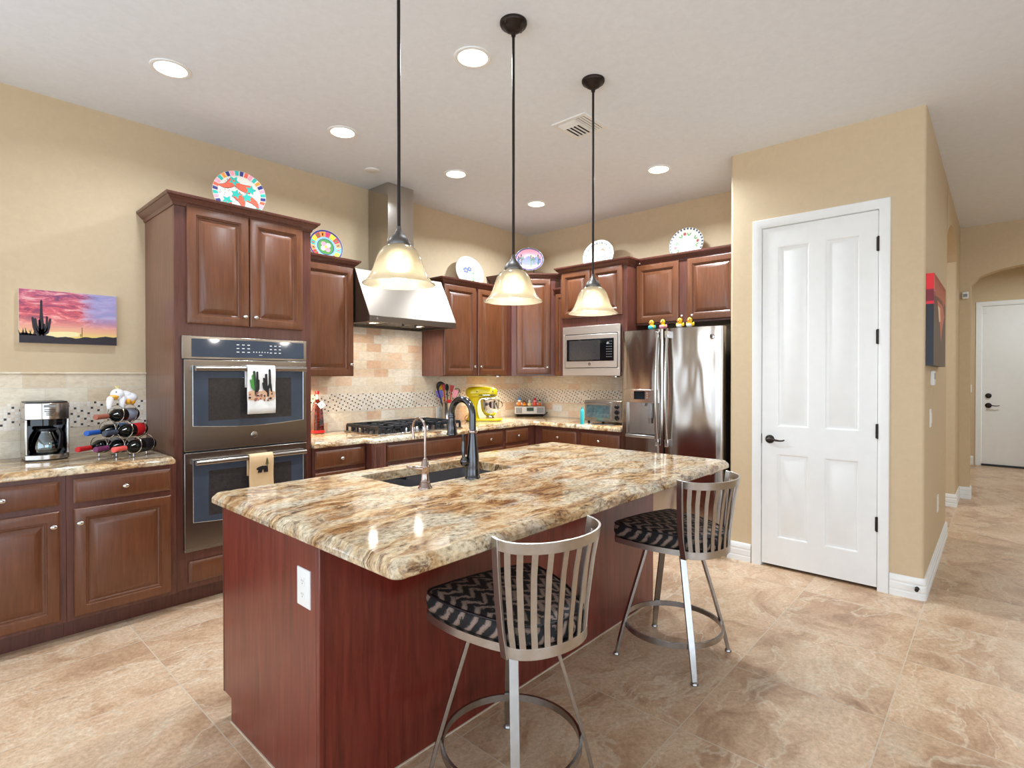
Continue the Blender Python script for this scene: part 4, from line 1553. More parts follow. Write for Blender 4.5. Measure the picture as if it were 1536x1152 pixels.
# dispenser opening in the left door: y 2.10..2.40, z 1.04..1.30
ry0, ry1, rz0, rz1 = 2.125, 2.405, .885, 1.160
mb = MB()
mb.prism(door_plan(FG + .004, FY1), rz1, dz1)
mb.prism(door_plan(FG + .004, FY1), dz0, rz0)
mb.prism(door_plan(FG + .004, ry0, .001, .02, 4), rz0, rz1)
mb.prism(door_plan(ry1, FY1, .02, .001, 4), rz0, rz1)
mb.box(4.19, 4.213, ry0, ry1, rz0, rz1)
dl = mb.build('fridge_door', M['steelw'], t, ang=40)
mb = MB()
mb.box(4.175, 4.191, ry0, ry1, rz0, rz1)
mb.build('dispenser_recess', M['steelv'], dl)
mb = MB()
mb.prism([(bow(y) - .006, y) for y in (2.10, 2.18, 2.26, 2.34, 2.43)] + [(4.19, 2.43), (4.19, 2.10)], 1.158, 1.270)
mb.build('dispenser_panel', M['steelv'], dl, bevel=.002)
MB().box(bow(2.26) - .009, bow(2.26) - .004, 2.205, 2.320, 1.186, 1.256).build('display', M['blackgloss'], dl)
mb = MB()
for k in range(3):
    for y in (2.345, 2.195):
        mb.cyl((bow(y) - .0085, y, 1.200 + k * .020), (bow(y) - .005, y, 1.200 + k * .020), .005, seg=10)
mb.build('button', M['midgrey'], dl)
mb = MB().box(4.135, 4.17, 2.225, 2.265, 1.130, 1.158)
mb.box(4.145, 4.168, 2.165, 2.205, 1.030, 1.158)
mb.tube([(4.16, 2.185, 1.06), (4.165, 2.185, .985)], .016, 10)
mb.build('dispenser_spout', M['gunmetal'], dl, bevel=.003)
MB().box(bow(2.26) - .012, 4.19, ry0 + .002, ry1 - .002, .862, .885).build('drip_tray', M['steely'], dl, bevel=.003)
mb = MB().prism(door_plan(FY0, FG - .004), dz0, dz1)
dr = mb.build('fridge_door', M['steelw'], t, ang=40)
mb = MB()
c = (bow(1.655), 1.655, 1.692)
mb.lathe([(0, 0), (.021, 0), (.021, .002), (.018, .003), (0, .003)], c, (-1, .12, 0), 24, 0)
mb.ring((c[0] - .003, c[1], c[2]), .017, .0016, (1, -.12, 0), 24, 6, 1)
text_into(mb, 'GE', .017, c, (-.1, -1, 0), (0, 0, 1), .0038, (-1, .1, 0), 1)
mb.build('emblem', [M['chrome'], M['darkgrey']], dr)
mb = MB().prism(door_plan(FY0, FY1, n=16), .06, dz0 - .008)
df = mb.build('freezer_drawer', M['steelw'], t, ang=40)
mb = MB().tube([(4.085, FY0 + .06, .64), (4.07, FG, .64), (4.085, FY1 - .06, .64)], .013, 10)
mb.box(4.08, 4.14, FY0 + .06, FY0 + .09, .63, .65); mb.box(4.08, 4.14, FY1 - .09, FY1 - .06, .63, .65)
mb.build('handle', M['steely'], df)
MB().box(4.18, 4.88, FY0 + .03, FY1 - .03, 0, .058).build('base_grille', M['black'], t)
for par, y in ((dl, FG + .042), (dr, FG - .042)):
    pts, xs = [], bow(FG)
    n = 14
    for i in range(n + 1):
        a = i / n
        pts.append((xs - .030 - .036 * math.sin(PI * a), y, .84 + (1.72 - .84) * a))
    mb = MB().tube(pts, .0135, 12)
    hb = mb.build('handle', M['steelv'], par)
    mb = MB()
    for z in (.84, 1.72):
        mb.box(xs - .042, xs + .012, y - .016, y + .016, z - .03, z + .03)
    mb.build('handle_bracket', M['chrome'], par, bevel=.004)


# ================================================================ island
IX0, IX1, IY0, IY1 = .848, 3.050, 1.580, 2.364
t = thing('kitchen_island', 'mahogany kitchen island cabinet under the large granite top', 'kitchen island', (1.95, 1.95, 0))
mb = MB()
mb.prismx([(IY0 + .020, 0), (2.284, 0), (2.284, .095), (IY1, .097), (IY1, .872), (IY0 + .020, .872)], IX0, IX0 + .018)
mb.build('end_panel', M['woodi'], t, bevel=.001)
MB().box(IX0 - .001, IX0 + .0, IY1 - .010, IY1 + .0, .097, .872).build('edge_strip', M['woodf'], t)
mb = MB().box(IX0 + .018, IX1 - .018, IY0, IY0 + .018, 0, .872)
mb.build('seating_side_panel', M['woodi'], t)
mb = MB().prism([(IX0 - .001, IY0 - .003), (IX0 + .018, IY0 - .003), (IX0 + .018, IY0 + .019), (IX0 - .001, IY0 + .019)], 0, .872)
mb.build('corner_stile', M['woodi'], t, bevel=.003)
MB().box(IX1 - .018, IX1, IY0, IY1, 0, .872).build('end_panel', M['woodi'], t, bevel=.001)
MB().box(IX0 + .018, IX1 - .018, IY1 - .020, IY1, .105, .872).build('kitchen_side_panel', M['woodf'], t)
MB().box(IX0 + .018, IX1 - .018, 2.27, 2.284, 0, .105).build('toe_kick', M['woodf'], t)
mb = MB()
mb.box(IX0 - .004, IX0, IY0 - .004, 2.284, 0, .005); mb.box(IX0, IX1, IY0 - .005, IY0, 0, .005); mb.box(IX1, IX1 + .004, IY0 - .004, 2.284, 0, .005)
mb.build('caulk_line', M['caulk'], t, smooth=False)
poly = rrect(.808, 3.082, 1.123, 2.398, .032, 5)
SX0, SX1, SY0, SY1 = 1.412, 2.095, 1.868, 2.258
hole = rrect(SX0, SX1, SY0, SY1, .035, 4)
mb = MB()
edge_top(mb, poly, [hole], scale=1.35)
tag(mb.build('countertop', M['granite'], loc=(1.945, 1.76, .872), ang=30), 'big gold and brown granite island countertop with a sink cut into it', 'countertop')
# sink
t = thing('double_bowl_sink', 'dark composite double bowl sink undermounted in the island', 'sink', (1.75, 2.06, .872))
DXV = 1.655
mb = MB()
outer = rrect(SX0 - .02, SX1 + .02, SY0 - .02, SY1 + .02, .04, 4)
for a, b in ((SX0 + .002, DXV - .012), (DXV + .012, SX1 - .002)):
    ring0 = rrect(a, b, SY0 + .002, SY1 - .002, .045, 4)
    ring1 = rrect(a + .012, b - .012, SY0 + .014, SY1 - .014, .045, 4)
    z0 = .8715 if True else 0
    zt = .870
    mb.loft([[(x, y, zt) for x, y in ring0], [(x, y, .72) for x, y in ring0], [(x, y, .685) for x, y in ring1]], False, True)
# divider crest, a little lower than the rim
mb.box(DXV - .0125, DXV + .0125, SY0 + .002, SY1 - .002, .70, .835)
mb.loft([[(x, y, .8705) for x, y in outer], [(x, y, .68) for x, y in outer], ], False, False)
mb.build('basin', M['sink'], t, ang=40)
for x in (1.53, 1.88):
    MB().lathe([(.045, .001), (.043, .004), (.03, .003), (.028, -.002), (0, -.002)], (x, 2.06, .6855), seg=24).build('drain', M['chrome'], t)

# kitchen faucet
fx, fy = 1.741, 1.818
t = thing('kitchen_faucet', 'tall dark pewter gooseneck kitchen faucet with pull down spray head', 'faucet', (fx, fy, .914))
mb = MB()
mb.lathe([(.036, 0), (.036, .006), (.033, .010), (.031, .014), (.031, .05), (.029, .10), (.023, .150), (.0185, .190), (.0165, .205)], (fx, fy, .9145), seg=28)
rr = .0735
pts = [(fx, fy, 1.115), (fx, fy, 1.16), (fx, fy, 1.205)]
for i in range(1, 15):
    a = PI - PI * 1.05 * i / 14
    pts.append((fx, fy + rr + rr * math.cos(a), 1.205 + rr * math.sin(a)))
mb.tube(pts, .0155, 16)
mb.build('body', M['fauc'], t, ang=50)
MB().lathe([(.0195, -.006), (.021, 0), (.0195, .006), (.0155, .008)], (fx, fy, 1.130), seg=24).build('collar', M['fauc2'], t)
e = Vector(pts[-1])
dd = (Vector(pts[-1]) - Vector(pts[-2])).normalized()
mb = MB()
mb.lathe([(.0165, -.006), (.0185, 0), (.0165, .006), (.0165, .012), (.019, .03), (.0235, .055), (.0235, .075), (.026, .082), (.026, .088), (.02, .092), (0, .090)], e, dd, 24)
mb.build('spray_head', M['fauc'], t, ang=40)
hb = Vector((fx - .040, fy + .012, .995))
mb = MB()
mb.tube([(fx, fy, .985), tuple(hb)], [.018, .017], 14)
mb.ball(hb, (.021, .021, .023), 18, 12)
mb.tube(bez(hb + Vector((-.004, 0, .012)), hb + Vector((-.010, .004, .05)), hb + Vector((.004, .006, .08)), hb + Vector((-.006, .004, .125)), 10),
        [.008, .008, .0085, .0095, .010, .0095, .0085, .008, .008, .0085, .007], 12)
mb.build('lever_handle', M['fauc'], t, ang=50)
# filtered water faucet
gx, gy = 1.452, 1.807
t = thing('water_faucet', 'slender rosy nickel filtered water faucet left of the main faucet', 'faucet', (gx, gy, .914))
mb = MB()
mb.lathe([(.030, 0), (.030, .003), (.026, .008), (.021, .020), (.019, .024), (.021, .028), (.018, .034), (.0165, .060), (.0165, .085), (.020, .088), (.020, .092), (.0155, .098),
          (.014, .112), (.010, .118), (.010, .124), (.0055, .128)], (gx, gy, .9145), seg=26)
rr = .042
pts = [(gx, gy, 1.03), (gx, gy, 1.10), (gx, gy, 1.165)]
for i in range(1, 13):
    a = PI - PI * 1.06 * i / 12
    pts.append((gx, gy + rr + rr * math.cos(a), 1.165 + rr * math.sin(a)))
pts.append(tuple(Vector(pts[-1]) + Vector((0, -.004, -.028))))
mb.tube(pts, .0052, 12)
mb.tube([pts[-1], tuple(Vector(pts[-1]) + Vector((0, 0, -.012)))], .0066, 12)
mb.build('body', M['fauc2'], t, ang=50)
mb = MB()
mb.tube([(gx, gy, .995), (gx - .030, gy + .016, 1.000), (gx - .050, gy + .026, 1.002)], [.012, .011, .007], 12)
mb.tube([(gx - .045, gy + .024, 1.002), (gx - .068, gy + .036, 1.010)], [.005, .0065], 10)
mb.build('lever_handle', M['fauc2'], t, ang=50)


# ---- wall plates
def plate_thing(name, label, cat, c, u, n, w, h, kind):
    c, u, n = Vector(c), Vector(u), Vector(n)
    t = thing(name, label, cat, c)
    Z = UZ
    mb = MB().panel(c - u * w / 2 - Z * h / 2, u, n, w, h, [(0, 0), (0, .003), (.003, .0055), (.005, .006)])
    mb.build('cover_plate', M['white_plastic'], t, ang=25)
    if kind == 'outlet':
        hor = w > h
        for k in (-1, 1):
            d = (u if hor else Z) * (.0215 * k)
            mb = MB()
            mb.obox(c + d + n * .0063, u * .0135, Z * .0135, n * .0015, 0)
            for q in (-1, 1):
                mb.obox(c + d + n * .0078 + u * .005 * q + Z * .003, u * .0011, Z * .004, n * .0004, 1)
            mb.obox(c + d + n * .0078 - Z * .006, u * .002, Z * .002, n * .0004, 1)
            mb.build('receptacle', [M['white_plastic'], M['midgrey']], t)
    elif kind == 'switch':
        k = max(1, round(w / .046 - .5))
        for i in range(k):
            cc = c + u * ((i - (k - 1) / 2) * .046)
            mb = MB().obox(cc + n * .007, u * .016, Z * .033, n * .002)
            mb.build('rocker', M['white_plastic'], t, bevel=.001)
    return t


plate_thing('electrical_outlet', 'white outlet on the end panel of the island', 'outlet', (IX0, 1.674, .703), (0, -1, 0), (-1, 0, 0), .084, .124, 'outlet')
plate_thing('electrical_outlet', 'white outlet on the backsplash between cooktop and utensil crock', 'outlet', (3.552, 4.198, 1.015), (1, 0, 0), (0, -1, 0), .072, .116, 'outlet')
plate_thing('light_switch', 'white switch plate on the backsplash just right of the yellow mixer', 'switch', (4.372, 4.198, 1.035), (1, 0, 0), (0, -1, 0), .118, .120, 'switch')
plate_thing('electrical_outlet', 'white horizontal outlet on the back wall between radio and teal bottle', 'outlet', (4.936, 3.752, 1.012), (0, -1, 0), (-1, 0, 0), .118, .074, 'outlet')
plate_thing('light_switch', 'white light switch on the hall wall below the thermostat', 'switch', (4.51, YP1, 1.108), (1, 0, 0), (0, -1, 0), .075, .120, 'switch')
plate_thing('electrical_outlet', 'white outlet low on the hall wall near the floor', 'outlet', (5.12, YP1, .435), (1, 0, 0), (0, -1, 0), .080, .124, 'outlet')
plate_thing('light_switch', 'tiny white switch on the entry wall left of the far door', 'switch', (EX, .36, 1.18), (0, -1, 0), (-1, 0, 0), .075, .12, 'switch')
t = thing('thermostat', 'small white thermostat on the hall wall under the red painting', 'thermostat', (4.535, YP1, 1.372))
MB().box(4.485, 4.585, YP1 - .022, YP1, 1.325, 1.420).build('case', M['white_plastic'], t, bevel=.004)
MB().box(4.500, 4.560, YP1 - .0235, YP1 - .021, 1.365, 1.405).build('display', M['midgrey'], t)
t = thing('motion_sensor', 'small white motion sensor high on the far wall beside the arch', 'sensor', (FX, .293, 2.27))
MB().box(FX - .04, FX, .262, .322, 2.245, 2.325).build('case', M['white_plastic'], t, bevel=.012, seg=3)
MB().box(FX - .0425, FX - .039, .274, .310, 2.265, 2.30).build('lens', M['midgrey'], t)


# ================================================================ bar stools
def make_stool(loc, label):
    t = thing('bar_stool', label, 'bar stool', loc, 0, 'swivel bar stools along the island')
    for sx, sy in ((-1, 1), (-1, -1), (1, -1), (1, 1)):
        rd = Vector((sx, sy, 0)).normalized()
        tg = Vector((-rd.y, rd.x, 0))
        prof = [(.128, .556), (.150, .48), (.205, .30), (.250, .15), (.268, .08), (.284, .012)]
        mb = MB().strap([rd * r_ + UZ * z for r_, z in prof], tg, [.030, .030, .030, .029, .027, .024], .013)
        mb.lathe([(0, 0), (.0165, 0), (.0165, .006), (.012, .013), (0, .014)], rd * .285, seg=14)
        mb.build('leg', M['gunmetal'], t, local=True, bevel=.0015)
    n = 40
    lp = []
    for i in range(n):
        a = 2 * PI * i / n
        c, s_ = math.cos(a), math.sin(a)
        lp.append([(c * .241, s_ * .241, .138), (c * .241, s_ * .241, .163), (c * .231, s_ * .231, .163), (c * .231, s_ * .231, .138)])
    mb = MB()
    mb.loft(lp + [lp[0]], False, False)
    mb.build('foot_ring', M['gunmetal'], t, local=True, ang=50)
    rot = Matrix.Rotation(R(-11), 4, 'Z')
    mb = MB().lathe([(0, .530), (.095, .530), (.095, .542), (.06, .545), (.06, .557), (0, .557)], seg=28)
    mb.obox((0, .02, .5575), (.14, 0, 0), (0, .14, 0), (0, 0, .0025))
    mb.build('swivel_plate', M['gunmetal'], t, local=True)
    # seat outline (CCW), front is +y
    def outline(ins=0.0):
        fr = bez((.150, -.175, 0), (.215, -.06, 0), (.236, .06, 0), (.236, .155, 0), 8)
        cor = [(.236 - .05 + .05 * math.cos(R(a)), .155 + .045 * math.sin(R(a)), 0) for a in (18, 36, 54, 72, 90)]
        right = [(p[0], p[1]) for p in fr] + [(p[0], p[1]) for p in cor]
        front = [(.10, .210), (0, .214), (-.10, .210)]
        left = [(-x, y) for x, y in right[::-1]]
        back = [(.150 * math.cos(PI + PI * i / 12), -.175 + .090 * math.sin(PI + PI * i / 12)) for i in range(1, 12)]
        return offset_poly(right + front + left + back, ins)
    mb = MB()
    o0, o1 = outline(0), outline(.010)
    mb.loft([[(x, y, .558) for x, y in o1], [(x, y, .560) for x, y in o0], [(x, y, .586) for x, y in o0], [(x, y, .588) for x, y in o1]])
    mb.xf(rot)
    mb.build('seat_frame', M['pewter'], t, local=True, ang=40)
    mb = MB()
    loops = []
    for ins, z in ((.012, .588), (.004, .594), (-.001, .612), (-.001, .632), (.005, .646), (.014, .653), (.030, .657)):
        lp = outline(ins)
        m_ = len(lp)
        q = []
        for i, (x, y) in enumerate(lp):
            g = .0022 * math.sin(i * 2.6) if .6 < z < .65 else 0
            q.append((x * (1 + g * 3), y * (1 + g * 3), z))
        loops.append(q)
    base_ = loops[-1]
    for k_, zz in ((.8, .661), (.5, .664), (.2, .666)):
        loops.append([(x * k_, y * k_, zz) for x, y, z in base_])
    mb.loft(loops)
    mb.xf(rot)
    cu = mb.build('cushion', M['fab'], t, local=True, ang=70)
    mb = MB()
    pl = [(x, y, .650) for x, y in outline(.004)]
    mb.tube(pl + [pl[0]], .0042, 6, False)
    mb.xf(rot)
    mb.build('piping', INK, cu, local=True, ang=70)
    # back
    def low(a):   # a in -1..1
        th = PI * 1.5 + a * PI * .5
        return Vector((.156 * math.cos(th), -.180 + .090 * math.sin(th), .572))
    def top(a):
        th = PI * 1.5 + a * PI * .5
        return Vector((.194 * math.cos(th), -.190 + .118 * math.sin(th), .900 - .006 * (1 - a * a)))
    n = 24
    aa = [-1 + 2 * i / n for i in range(n + 1)]
    mb = MB().strap([low(a) for a in aa], UZ, .034, .006)
    mb.xf(rot)
    mb.build('lower_back_rail', M['pewter'], t, local=True, bevel=.001, ang=40)
    mb = MB()
    wd = []
    for a in aa:
        d = (top(a) - low(a)).normalized()
        wd.append(d)
    mb.strap([top(a) for a in aa], wd, .034, .008)
    mb.xf(rot)
    mb.build('top_rail', M['pewter'], t, local=True, bevel=.001, ang=40)
    for sx in (-1, 1):
        p0, p1 = low(sx) + Vector((0, .004, -.024)), top(sx) + Vector((sx * .003, .006, .018))
        mid = (p0 + p1) / 2 + Vector((0, .010, 0))
        mb = MB().strap([p0, (p0 + mid) / 2 + Vector((0, .004, 0)), mid, (p1 + mid) / 2 + Vector((0, .002, 0)), p1], (0, 1, 0), .030, .010)
        mb.xf(rot)
        mb.build('back_post', M['pewter'], t, local=True, bevel=.0015)
    for i in range(10):
        a = -.80 + 1.6 * i / 9
        p0, p1 = low(a) + UZ * .012, top(a) - UZ * .012
        tgt = (low(a + .05) - low(a - .05)).normalized()
        mid = (p0 + p1) / 2 + Vector((0, .006, 0))
        mb = MB().strap([p0, (p0 + mid) / 2 + Vector((0, .003, 0)), mid, (p1 + mid) / 2 + Vector((0, .003, 0)), p1], tgt, .019, .004)
        mb.xf(rot)
        mb.build('back_slat', M['pewter'], t, local=True)
    return t


s1 = make_stool((1.365, 1.235, 0), 'pewter bar stool with zigzag cushion nearest the camera, by the island corner')
dup(s1, (2.545, 1.212, 0), 'pewter bar stool with zigzag cushion farther off, between island and pantry door')

# ================================================================ ceiling
for k, (x, y, lab) in enumerate(((.943, 3.338, 'recessed ceiling downlight farthest left, above the sunset picture'),
                  (1.973, 3.338, 'recessed ceiling downlight in front of the oven tower'),
                  (3.008, 3.338, 'recessed ceiling downlight in front of the range hood chimney'),
                  (4.056, 3.342, 'recessed ceiling downlight nearest the far corner of the kitchen'),
                  (1.966, 2.050, 'recessed ceiling downlight above the island, between the first two pendant rods'),
                  (4.035, 2.050, 'recessed ceiling downlight in front of the refrigerator'))):
    t = thing('ceiling_downlight', lab, 'ceiling light', (x, y, H), 0, 'recessed downlights in the kitchen ceiling')
    MB().lathe([(.083, 0), (.098, 0), (.097, -.005), (.088, -.008), (.078, -.005), (.078, -.001), (.083, 0)], (0, 0, 0), seg=36).build('trim_ring', M['white'], t, local=True, ang=50)
    MB().lathe([(0, -.0035), (.078, -.0035), (.078, -.001), (0, -.001)], (0, 0, 0), seg=36).build('lens', M['lens'], t, local=True)
    area('downlight_beam', (x, y, H - .012), (0, 0, 0), .15, .15, (10, 18, 11, 32, 16, 30)[k], (.86, .96, 1.06), 'DISK', 150)
for (x, y) in ((6.4, -1.6), (9.6, -.45), (6.0, 1.5)):  # lamps out of view, added to brighten the hall
    t = thing('ceiling_downlight', 'added downlight out of view that brightens the hall', 'ceiling light', (x, y, H), 0, 'added unseen downlights that brighten the hall')
    MB().lathe([(.083, 0), (.098, 0), (.097, -.005), (.088, -.008), (.078, -.005), (.078, -.001), (.083, 0)], (0, 0, 0), seg=36).build('trim_ring', M['white'], t, local=True, ang=50)
    MB().lathe([(0, -.0035), (.078, -.0035), (.078, -.001), (0, -.001)], (0, 0, 0), seg=36).build('lens', M['lens'], t, local=True)
    area('downlight_beam', (x, y, H - .012), (0, 0, 0), .15, .15, 26, (.86, .95, 1.0), 'DISK', 170)
t = thing('ceiling_vent', 'square white air vent in the ceiling behind the pendants', 'vent', (2.985, 2.083, H))
vx0, vx1, vy0, vy1 = 2.842, 3.125, 1.950, 2.217
mb = MB()
for (a0, a1, b0, b1) in ((vx0, vx1, vy0, vy0 + .028), (vx0, vx1, vy1 - .028, vy1), (vx0, vx0 + .028, vy0 + .028, vy1 - .028), (vx1 - .028, vx1, vy0 + .028, vy1 - .028)):
    mb.box(a0, a1, b0, b1, H - .008, H)
mb.build('frame', M['white'], t, bevel=.002)
MB().box(vx0 + .028, vx1 - .028, vy0 + .028, vy1 - .028, H - .0015, H - .0005).build('duct_opening', M['darkgrey'], t)
ix0, ix1, iy0, iy1 = vx0 + .030, vx1 - .030, vy0 + .030, vy1 - .030
cxm, cym = (ix0 + ix1) / 2, (iy0 + iy1) / 2
def louver(p, q, tilt):
    p, q = Vector(p), Vector(q)
    d = (q - p) / 2
    c = (p + q) / 2
    nn = Vector((-d.y, d.x, 0)).normalized()
    w_ = nn * .008 + UZ * (-.0045 * tilt)
    th = d.normalized().cross(w_).normalized() * .0008
    MB().obox((c.x, c.y, H - .008), d, w_, th).build('louver', M['white'], t, smooth=False)
q1 = ix0 + (ix1 - ix0) * .30
q2 = iy0 + (iy1 - iy0) * .34
for k in range(3):
    louver((ix0 + .012 + k * .022, q2, 0), (ix0 + .012 + k * .022, iy1, 0), -1)
for k in range(4):
    louver((ix0, iy0 + .010 + k * .020, 0), (ix1, iy0 + .010 + k * .020, 0), -.1)
for k in range(5):
    louver((q1, q2 + .014 + k * .029, 0), (ix1, q2 + .014 + k * .029, 0), -.2)
MB().box(q1 - .003, q1 + .001, q2, iy1, H - .014, H - .002).build('divider', M['white'], t)
MB().box(ix0, ix1, q2 - .006, q2 - .003, H - .014, H - .002).build('divider', M['white'], t)
tag(MB().lathe([(0, 0), (.055, 0), (.055, -.006), (.050, -.009), (0, -.009)], (2.496, 3.777, H), seg=28).build('ceiling_disc', M['white_plastic'], loc=(2.496, 3.777, H)),
    'small flat round cover on the ceiling beside the hood chimney', 'ceiling cover')


def make_pendant(loc, label):
    """local origin at the ceiling"""
    t = thing('pendant_light', label, 'pendant light', loc, 0, 'bell glass pendants over the island')
    mb = MB().lathe([(0, 0), (.064, 0), (.064, -.010), (.060, -.018), (.045, -.024), (.040, -.034), (.026, -.044), (.012, -.050), (.010, -.066), (0, -.066)], seg=32)
    for sx in (-1, 1):
        mb.ball((sx * .052, 0, -.020), .006, 10, 6)
    mb.build('canopy', M['bronze'], t, local=True, ang=45)
    MB().cyl((0, 0, -.06), (0, 0, -1.105), .0065, seg=12).build('rod', M['bronze'], t, local=True)
    zt = -1.162           # top of glass, z 1.888
    mb = MB().lathe([(0, .072), (.009, .072), (.010, .056), (.016, .050), (.018, .042), (.034, .028), (.042, .012), (.043, 0), (.040, -.004), (0, -.004)], (0, 0, zt), seg=28)
    mb.build('socket_cap', M['capmetal'], t, local=True, ang=45)
    prof = [(.040, 0), (.062, -.012), (.078, -.034), (.088, -.062), (.098, -.092), (.110, -.118), (.124, -.136), (.138, -.146)]
    inner = [(r_ - .003, z - .001) for r_, z in prof][::-1]
    mb = MB().lathe(prof + [(.1385, -.149), (.136, -.149)] + inner, (0, 0, zt), seg=48)
    mb.build('glass_shade', M['shade'], t, local=True, ang=60)
    mb = MB().lathe([(0, -.146), (.018, -.144), (.026, -.134), (.030, -.118), (.027, -.100), (.018, -.082), (.013, -.070), (.013, -.03), (0, -.03)], (0, 0, zt), seg=24)
    mb.build('bulb', M['bulb'], t, local=True, ang=60)
    return t


PX = [(1.246, 'bell glass pendant light nearest the camera, its canopy above the frame'), (1.900, 'middle bell glass pendant light over the island sink'),
      (2.571, 'bell glass pendant light farthest from the camera')]
p0 = make_pendant((PX[0][0], 1.706, H), PX[0][1])
for x, lab in PX[1:]:
    dup(p0, (x, 1.706, H), lab)
for x, lab in PX:
    d = bpy.data.lights.new('pendant_glow', 'POINT')
    d.energy = 5.5
    d.color = (1, .94, .86)
    d.shadow_soft_size = .03
    o = bpy.data.objects.new('pendant_glow', d)
    COL.objects.link(o)
    o.location = (x, 1.706, H - 1.162 - .150)

# ================================================================ pictures
t = thing('sunset_picture', 'canvas photo of a saguaro at sunset on the left wall', 'picture', (.408, YW - .002, 1.580))
px0, pz0, W_, H_ = .408, 1.580, .462, .312
MB().box(px0, px0 + W_, 4.181, YW - .001, pz0, pz0 + H_).build('stretcher', OFFW, t)
mb = MB().box(px0 + .0005, px0 + W_ - .0005, 4.1795, 4.1812, pz0 + .0005, pz0 + H_ - .0005)
mb.build('print', sunset_mat(), t, smooth=False)
mb = MB()
def SP(a, b): return (px0 + a * W_, pz0 + b * H_)
y = 4.1795
def sil(pts, d=0): mb.prismy([SP(*p) for p in pts], y - .0006 - d, y)
rnd = random.Random(5)
hill = [(0, 0), (1, 0), (1, .19)]
n = 40
for i in range(n + 1):
    x = 1 - i / n
    h = .12 + .05 * max(0, (x - .55) / .45) + (.05 if x < .2 else 0) + .012 * math.sin(x * 31) + .008 * rnd.random() + .02 * math.exp(-((x - .3) / .08) ** 2)
    hill.append((x, h))
sil(hill)
for i in range(9):
    x = .01 + .018 * i
    sil(limb([(x, .15), (x + rnd.uniform(-.02, .02), .22 + rnd.random() * .07)], .012) and [(x - .008, .14), (x + .008, .14), (x + rnd.uniform(-.03, .03), .24 + rnd.random() * .06)])
def stroke(pts, w): 
    mb.prismy(limb([SP(*p) for p in pts], w), y - .0008, y)
stroke([(.215, .08), (.213, .40), (.212, .60), (.212, .80)], [.022, .020, .012, .010])
stroke([(.21, .16), (.16, .21), (.142, .30), (.128, .47)], [.022, .018, .014, .012])
stroke([(.21, .18), (.18, .24), (.165, .32), (.154, .455)], [.02, .016, .012, .010])
stroke([(.205, .2), (.195, .28), (.193, .43)], [.014, .012, .010])
stroke([(.22, .16), (.265, .21), (.283, .30), (.298, .46)], [.022, .018, .014, .011])
stroke([(.22, .19), (.255, .25), (.264, .33), (.266, .50)], [.02, .016, .012, .010])
stroke([(.22, .22), (.238, .28), (.240, .36)], [.014, .011, .009])
stroke([(.622, .15), (.622, .33)], .003)
stroke([(.608, .15), (.608, .20)], .003)
mb.build('saguaro_silhouette', pal('dusk_black', 34, 24, 34), t, smooth=False)
mb = MB()
mb.prismy([SP(*p) for p in ((.24, .15), (.3, .22), (.42, .235), (.52, .24), (.6, .22), (.58, .155), (.42, .12))], y - .0003, y)
mb.build('sun_glow_paint', pal('pale_sun', 246, 230, 170), t, smooth=False)

t = thing('abstract_painting', 'red and charcoal abstract canvas seen edge on, on the hall wall', 'picture', (4.03, YP1, 1.444))
ax0, ax1, az0, az1 = 4.185, 5.10, 1.452, 2.018
MB().box(ax0 + .001, ax1, .302, YP1 - .0005, az0, az1).build('canvas_edge', art_edge_mat(), t, smooth=False)
mb = MB().box(ax0 + .0015, ax1 - .0005, .2995, .3022, az0 + .0005, az1 - .0005)
mb.build('canvas_face', art_mat(), t, smooth=False)
mb = MB()
mb.prismy([(ax0 + .20, az0 + .42), (ax0 + .62, az0 + .42), (ax0 + .80, az0 + .36), (ax0 + .62, az0 + .27), (ax0 + .5, az0 + .16), (ax0 + .42, az0 + .27), (ax0 + .30, az0 + .35)], .2990, .2996, 0)
mb.prismy([(ax0 + .24, az0 + .39), (ax0 + .42, az0 + .385), (ax0 + .46, az0 + .30), (ax0 + .34, az0 + .29)], .2985, .2991, 1)
mb.build('brush_marks', [pal('coral_paint', 206, 112, 92), pal('peach', 240, 206, 170)], t, smooth=False)


# ================================================================ small things
# ---- coffee maker
CT = .9145
t = thing('coffee_maker', 'stainless drip coffee maker with glass carafe on the left counter', 'coffee maker', (.503, 4.04, .914))
x0, x1 = .408, .600


def cm_plan(yb, bulge, ins=0.0):
    n = 12
    p = [(x1 - ins, yb), (x0 + ins, yb)]
    for i in range(n + 1):
        a = i / n
        p.append((x0 + ins + (x1 - x0 - 2 * ins) * a, 3.975 + ins - bulge * math.sin(PI * a)))
    return p


mb = MB()
mb.prism(cm_plan(4.165, .040), CT + .006, .948)
mb.prism(cm_plan(4.165, .040), 1.145, 1.236)
mb.box(x0, x0 + .012, 3.973, 4.165, .948, 1.145); mb.box(x1 - .012, x1, 3.973, 4.165, .948, 1.145)
mb.build('housing', M['steelv'], t, bevel=.003, ang=40)
mb = MB()
mb.prism(cm_plan(4.16, .036, .006), CT, CT + .007)
mb.prism(cm_plan(4.16, .034, .006), 1.236, 1.243)
mb.build('rim', M['black'], t)
mb = MB()
mb.box(x0 + .012, x1 - .012, 4.085, 4.16, .948, 1.145)
mb.prism(cm_plan(4.085, .037, .014), 1.110, 1.1448)
mb.box(x0 + .0122, x0 + .016, 3.975, 4.085, .948, 1.11); mb.box(x1 - .016, x1 - .0122, 3.975, 4.085, .948, 1.11)
mb.build('brew_recess', M['blackgloss'], t)
mb = MB()
yf = lambda x: 3.975 - .040 * math.sin(PI * (x - x0) / (x1 - x0))
mb.box(.484, .536, yf(.51) - .003, yf(.51) + .006, 1.212, 1.226, 0)
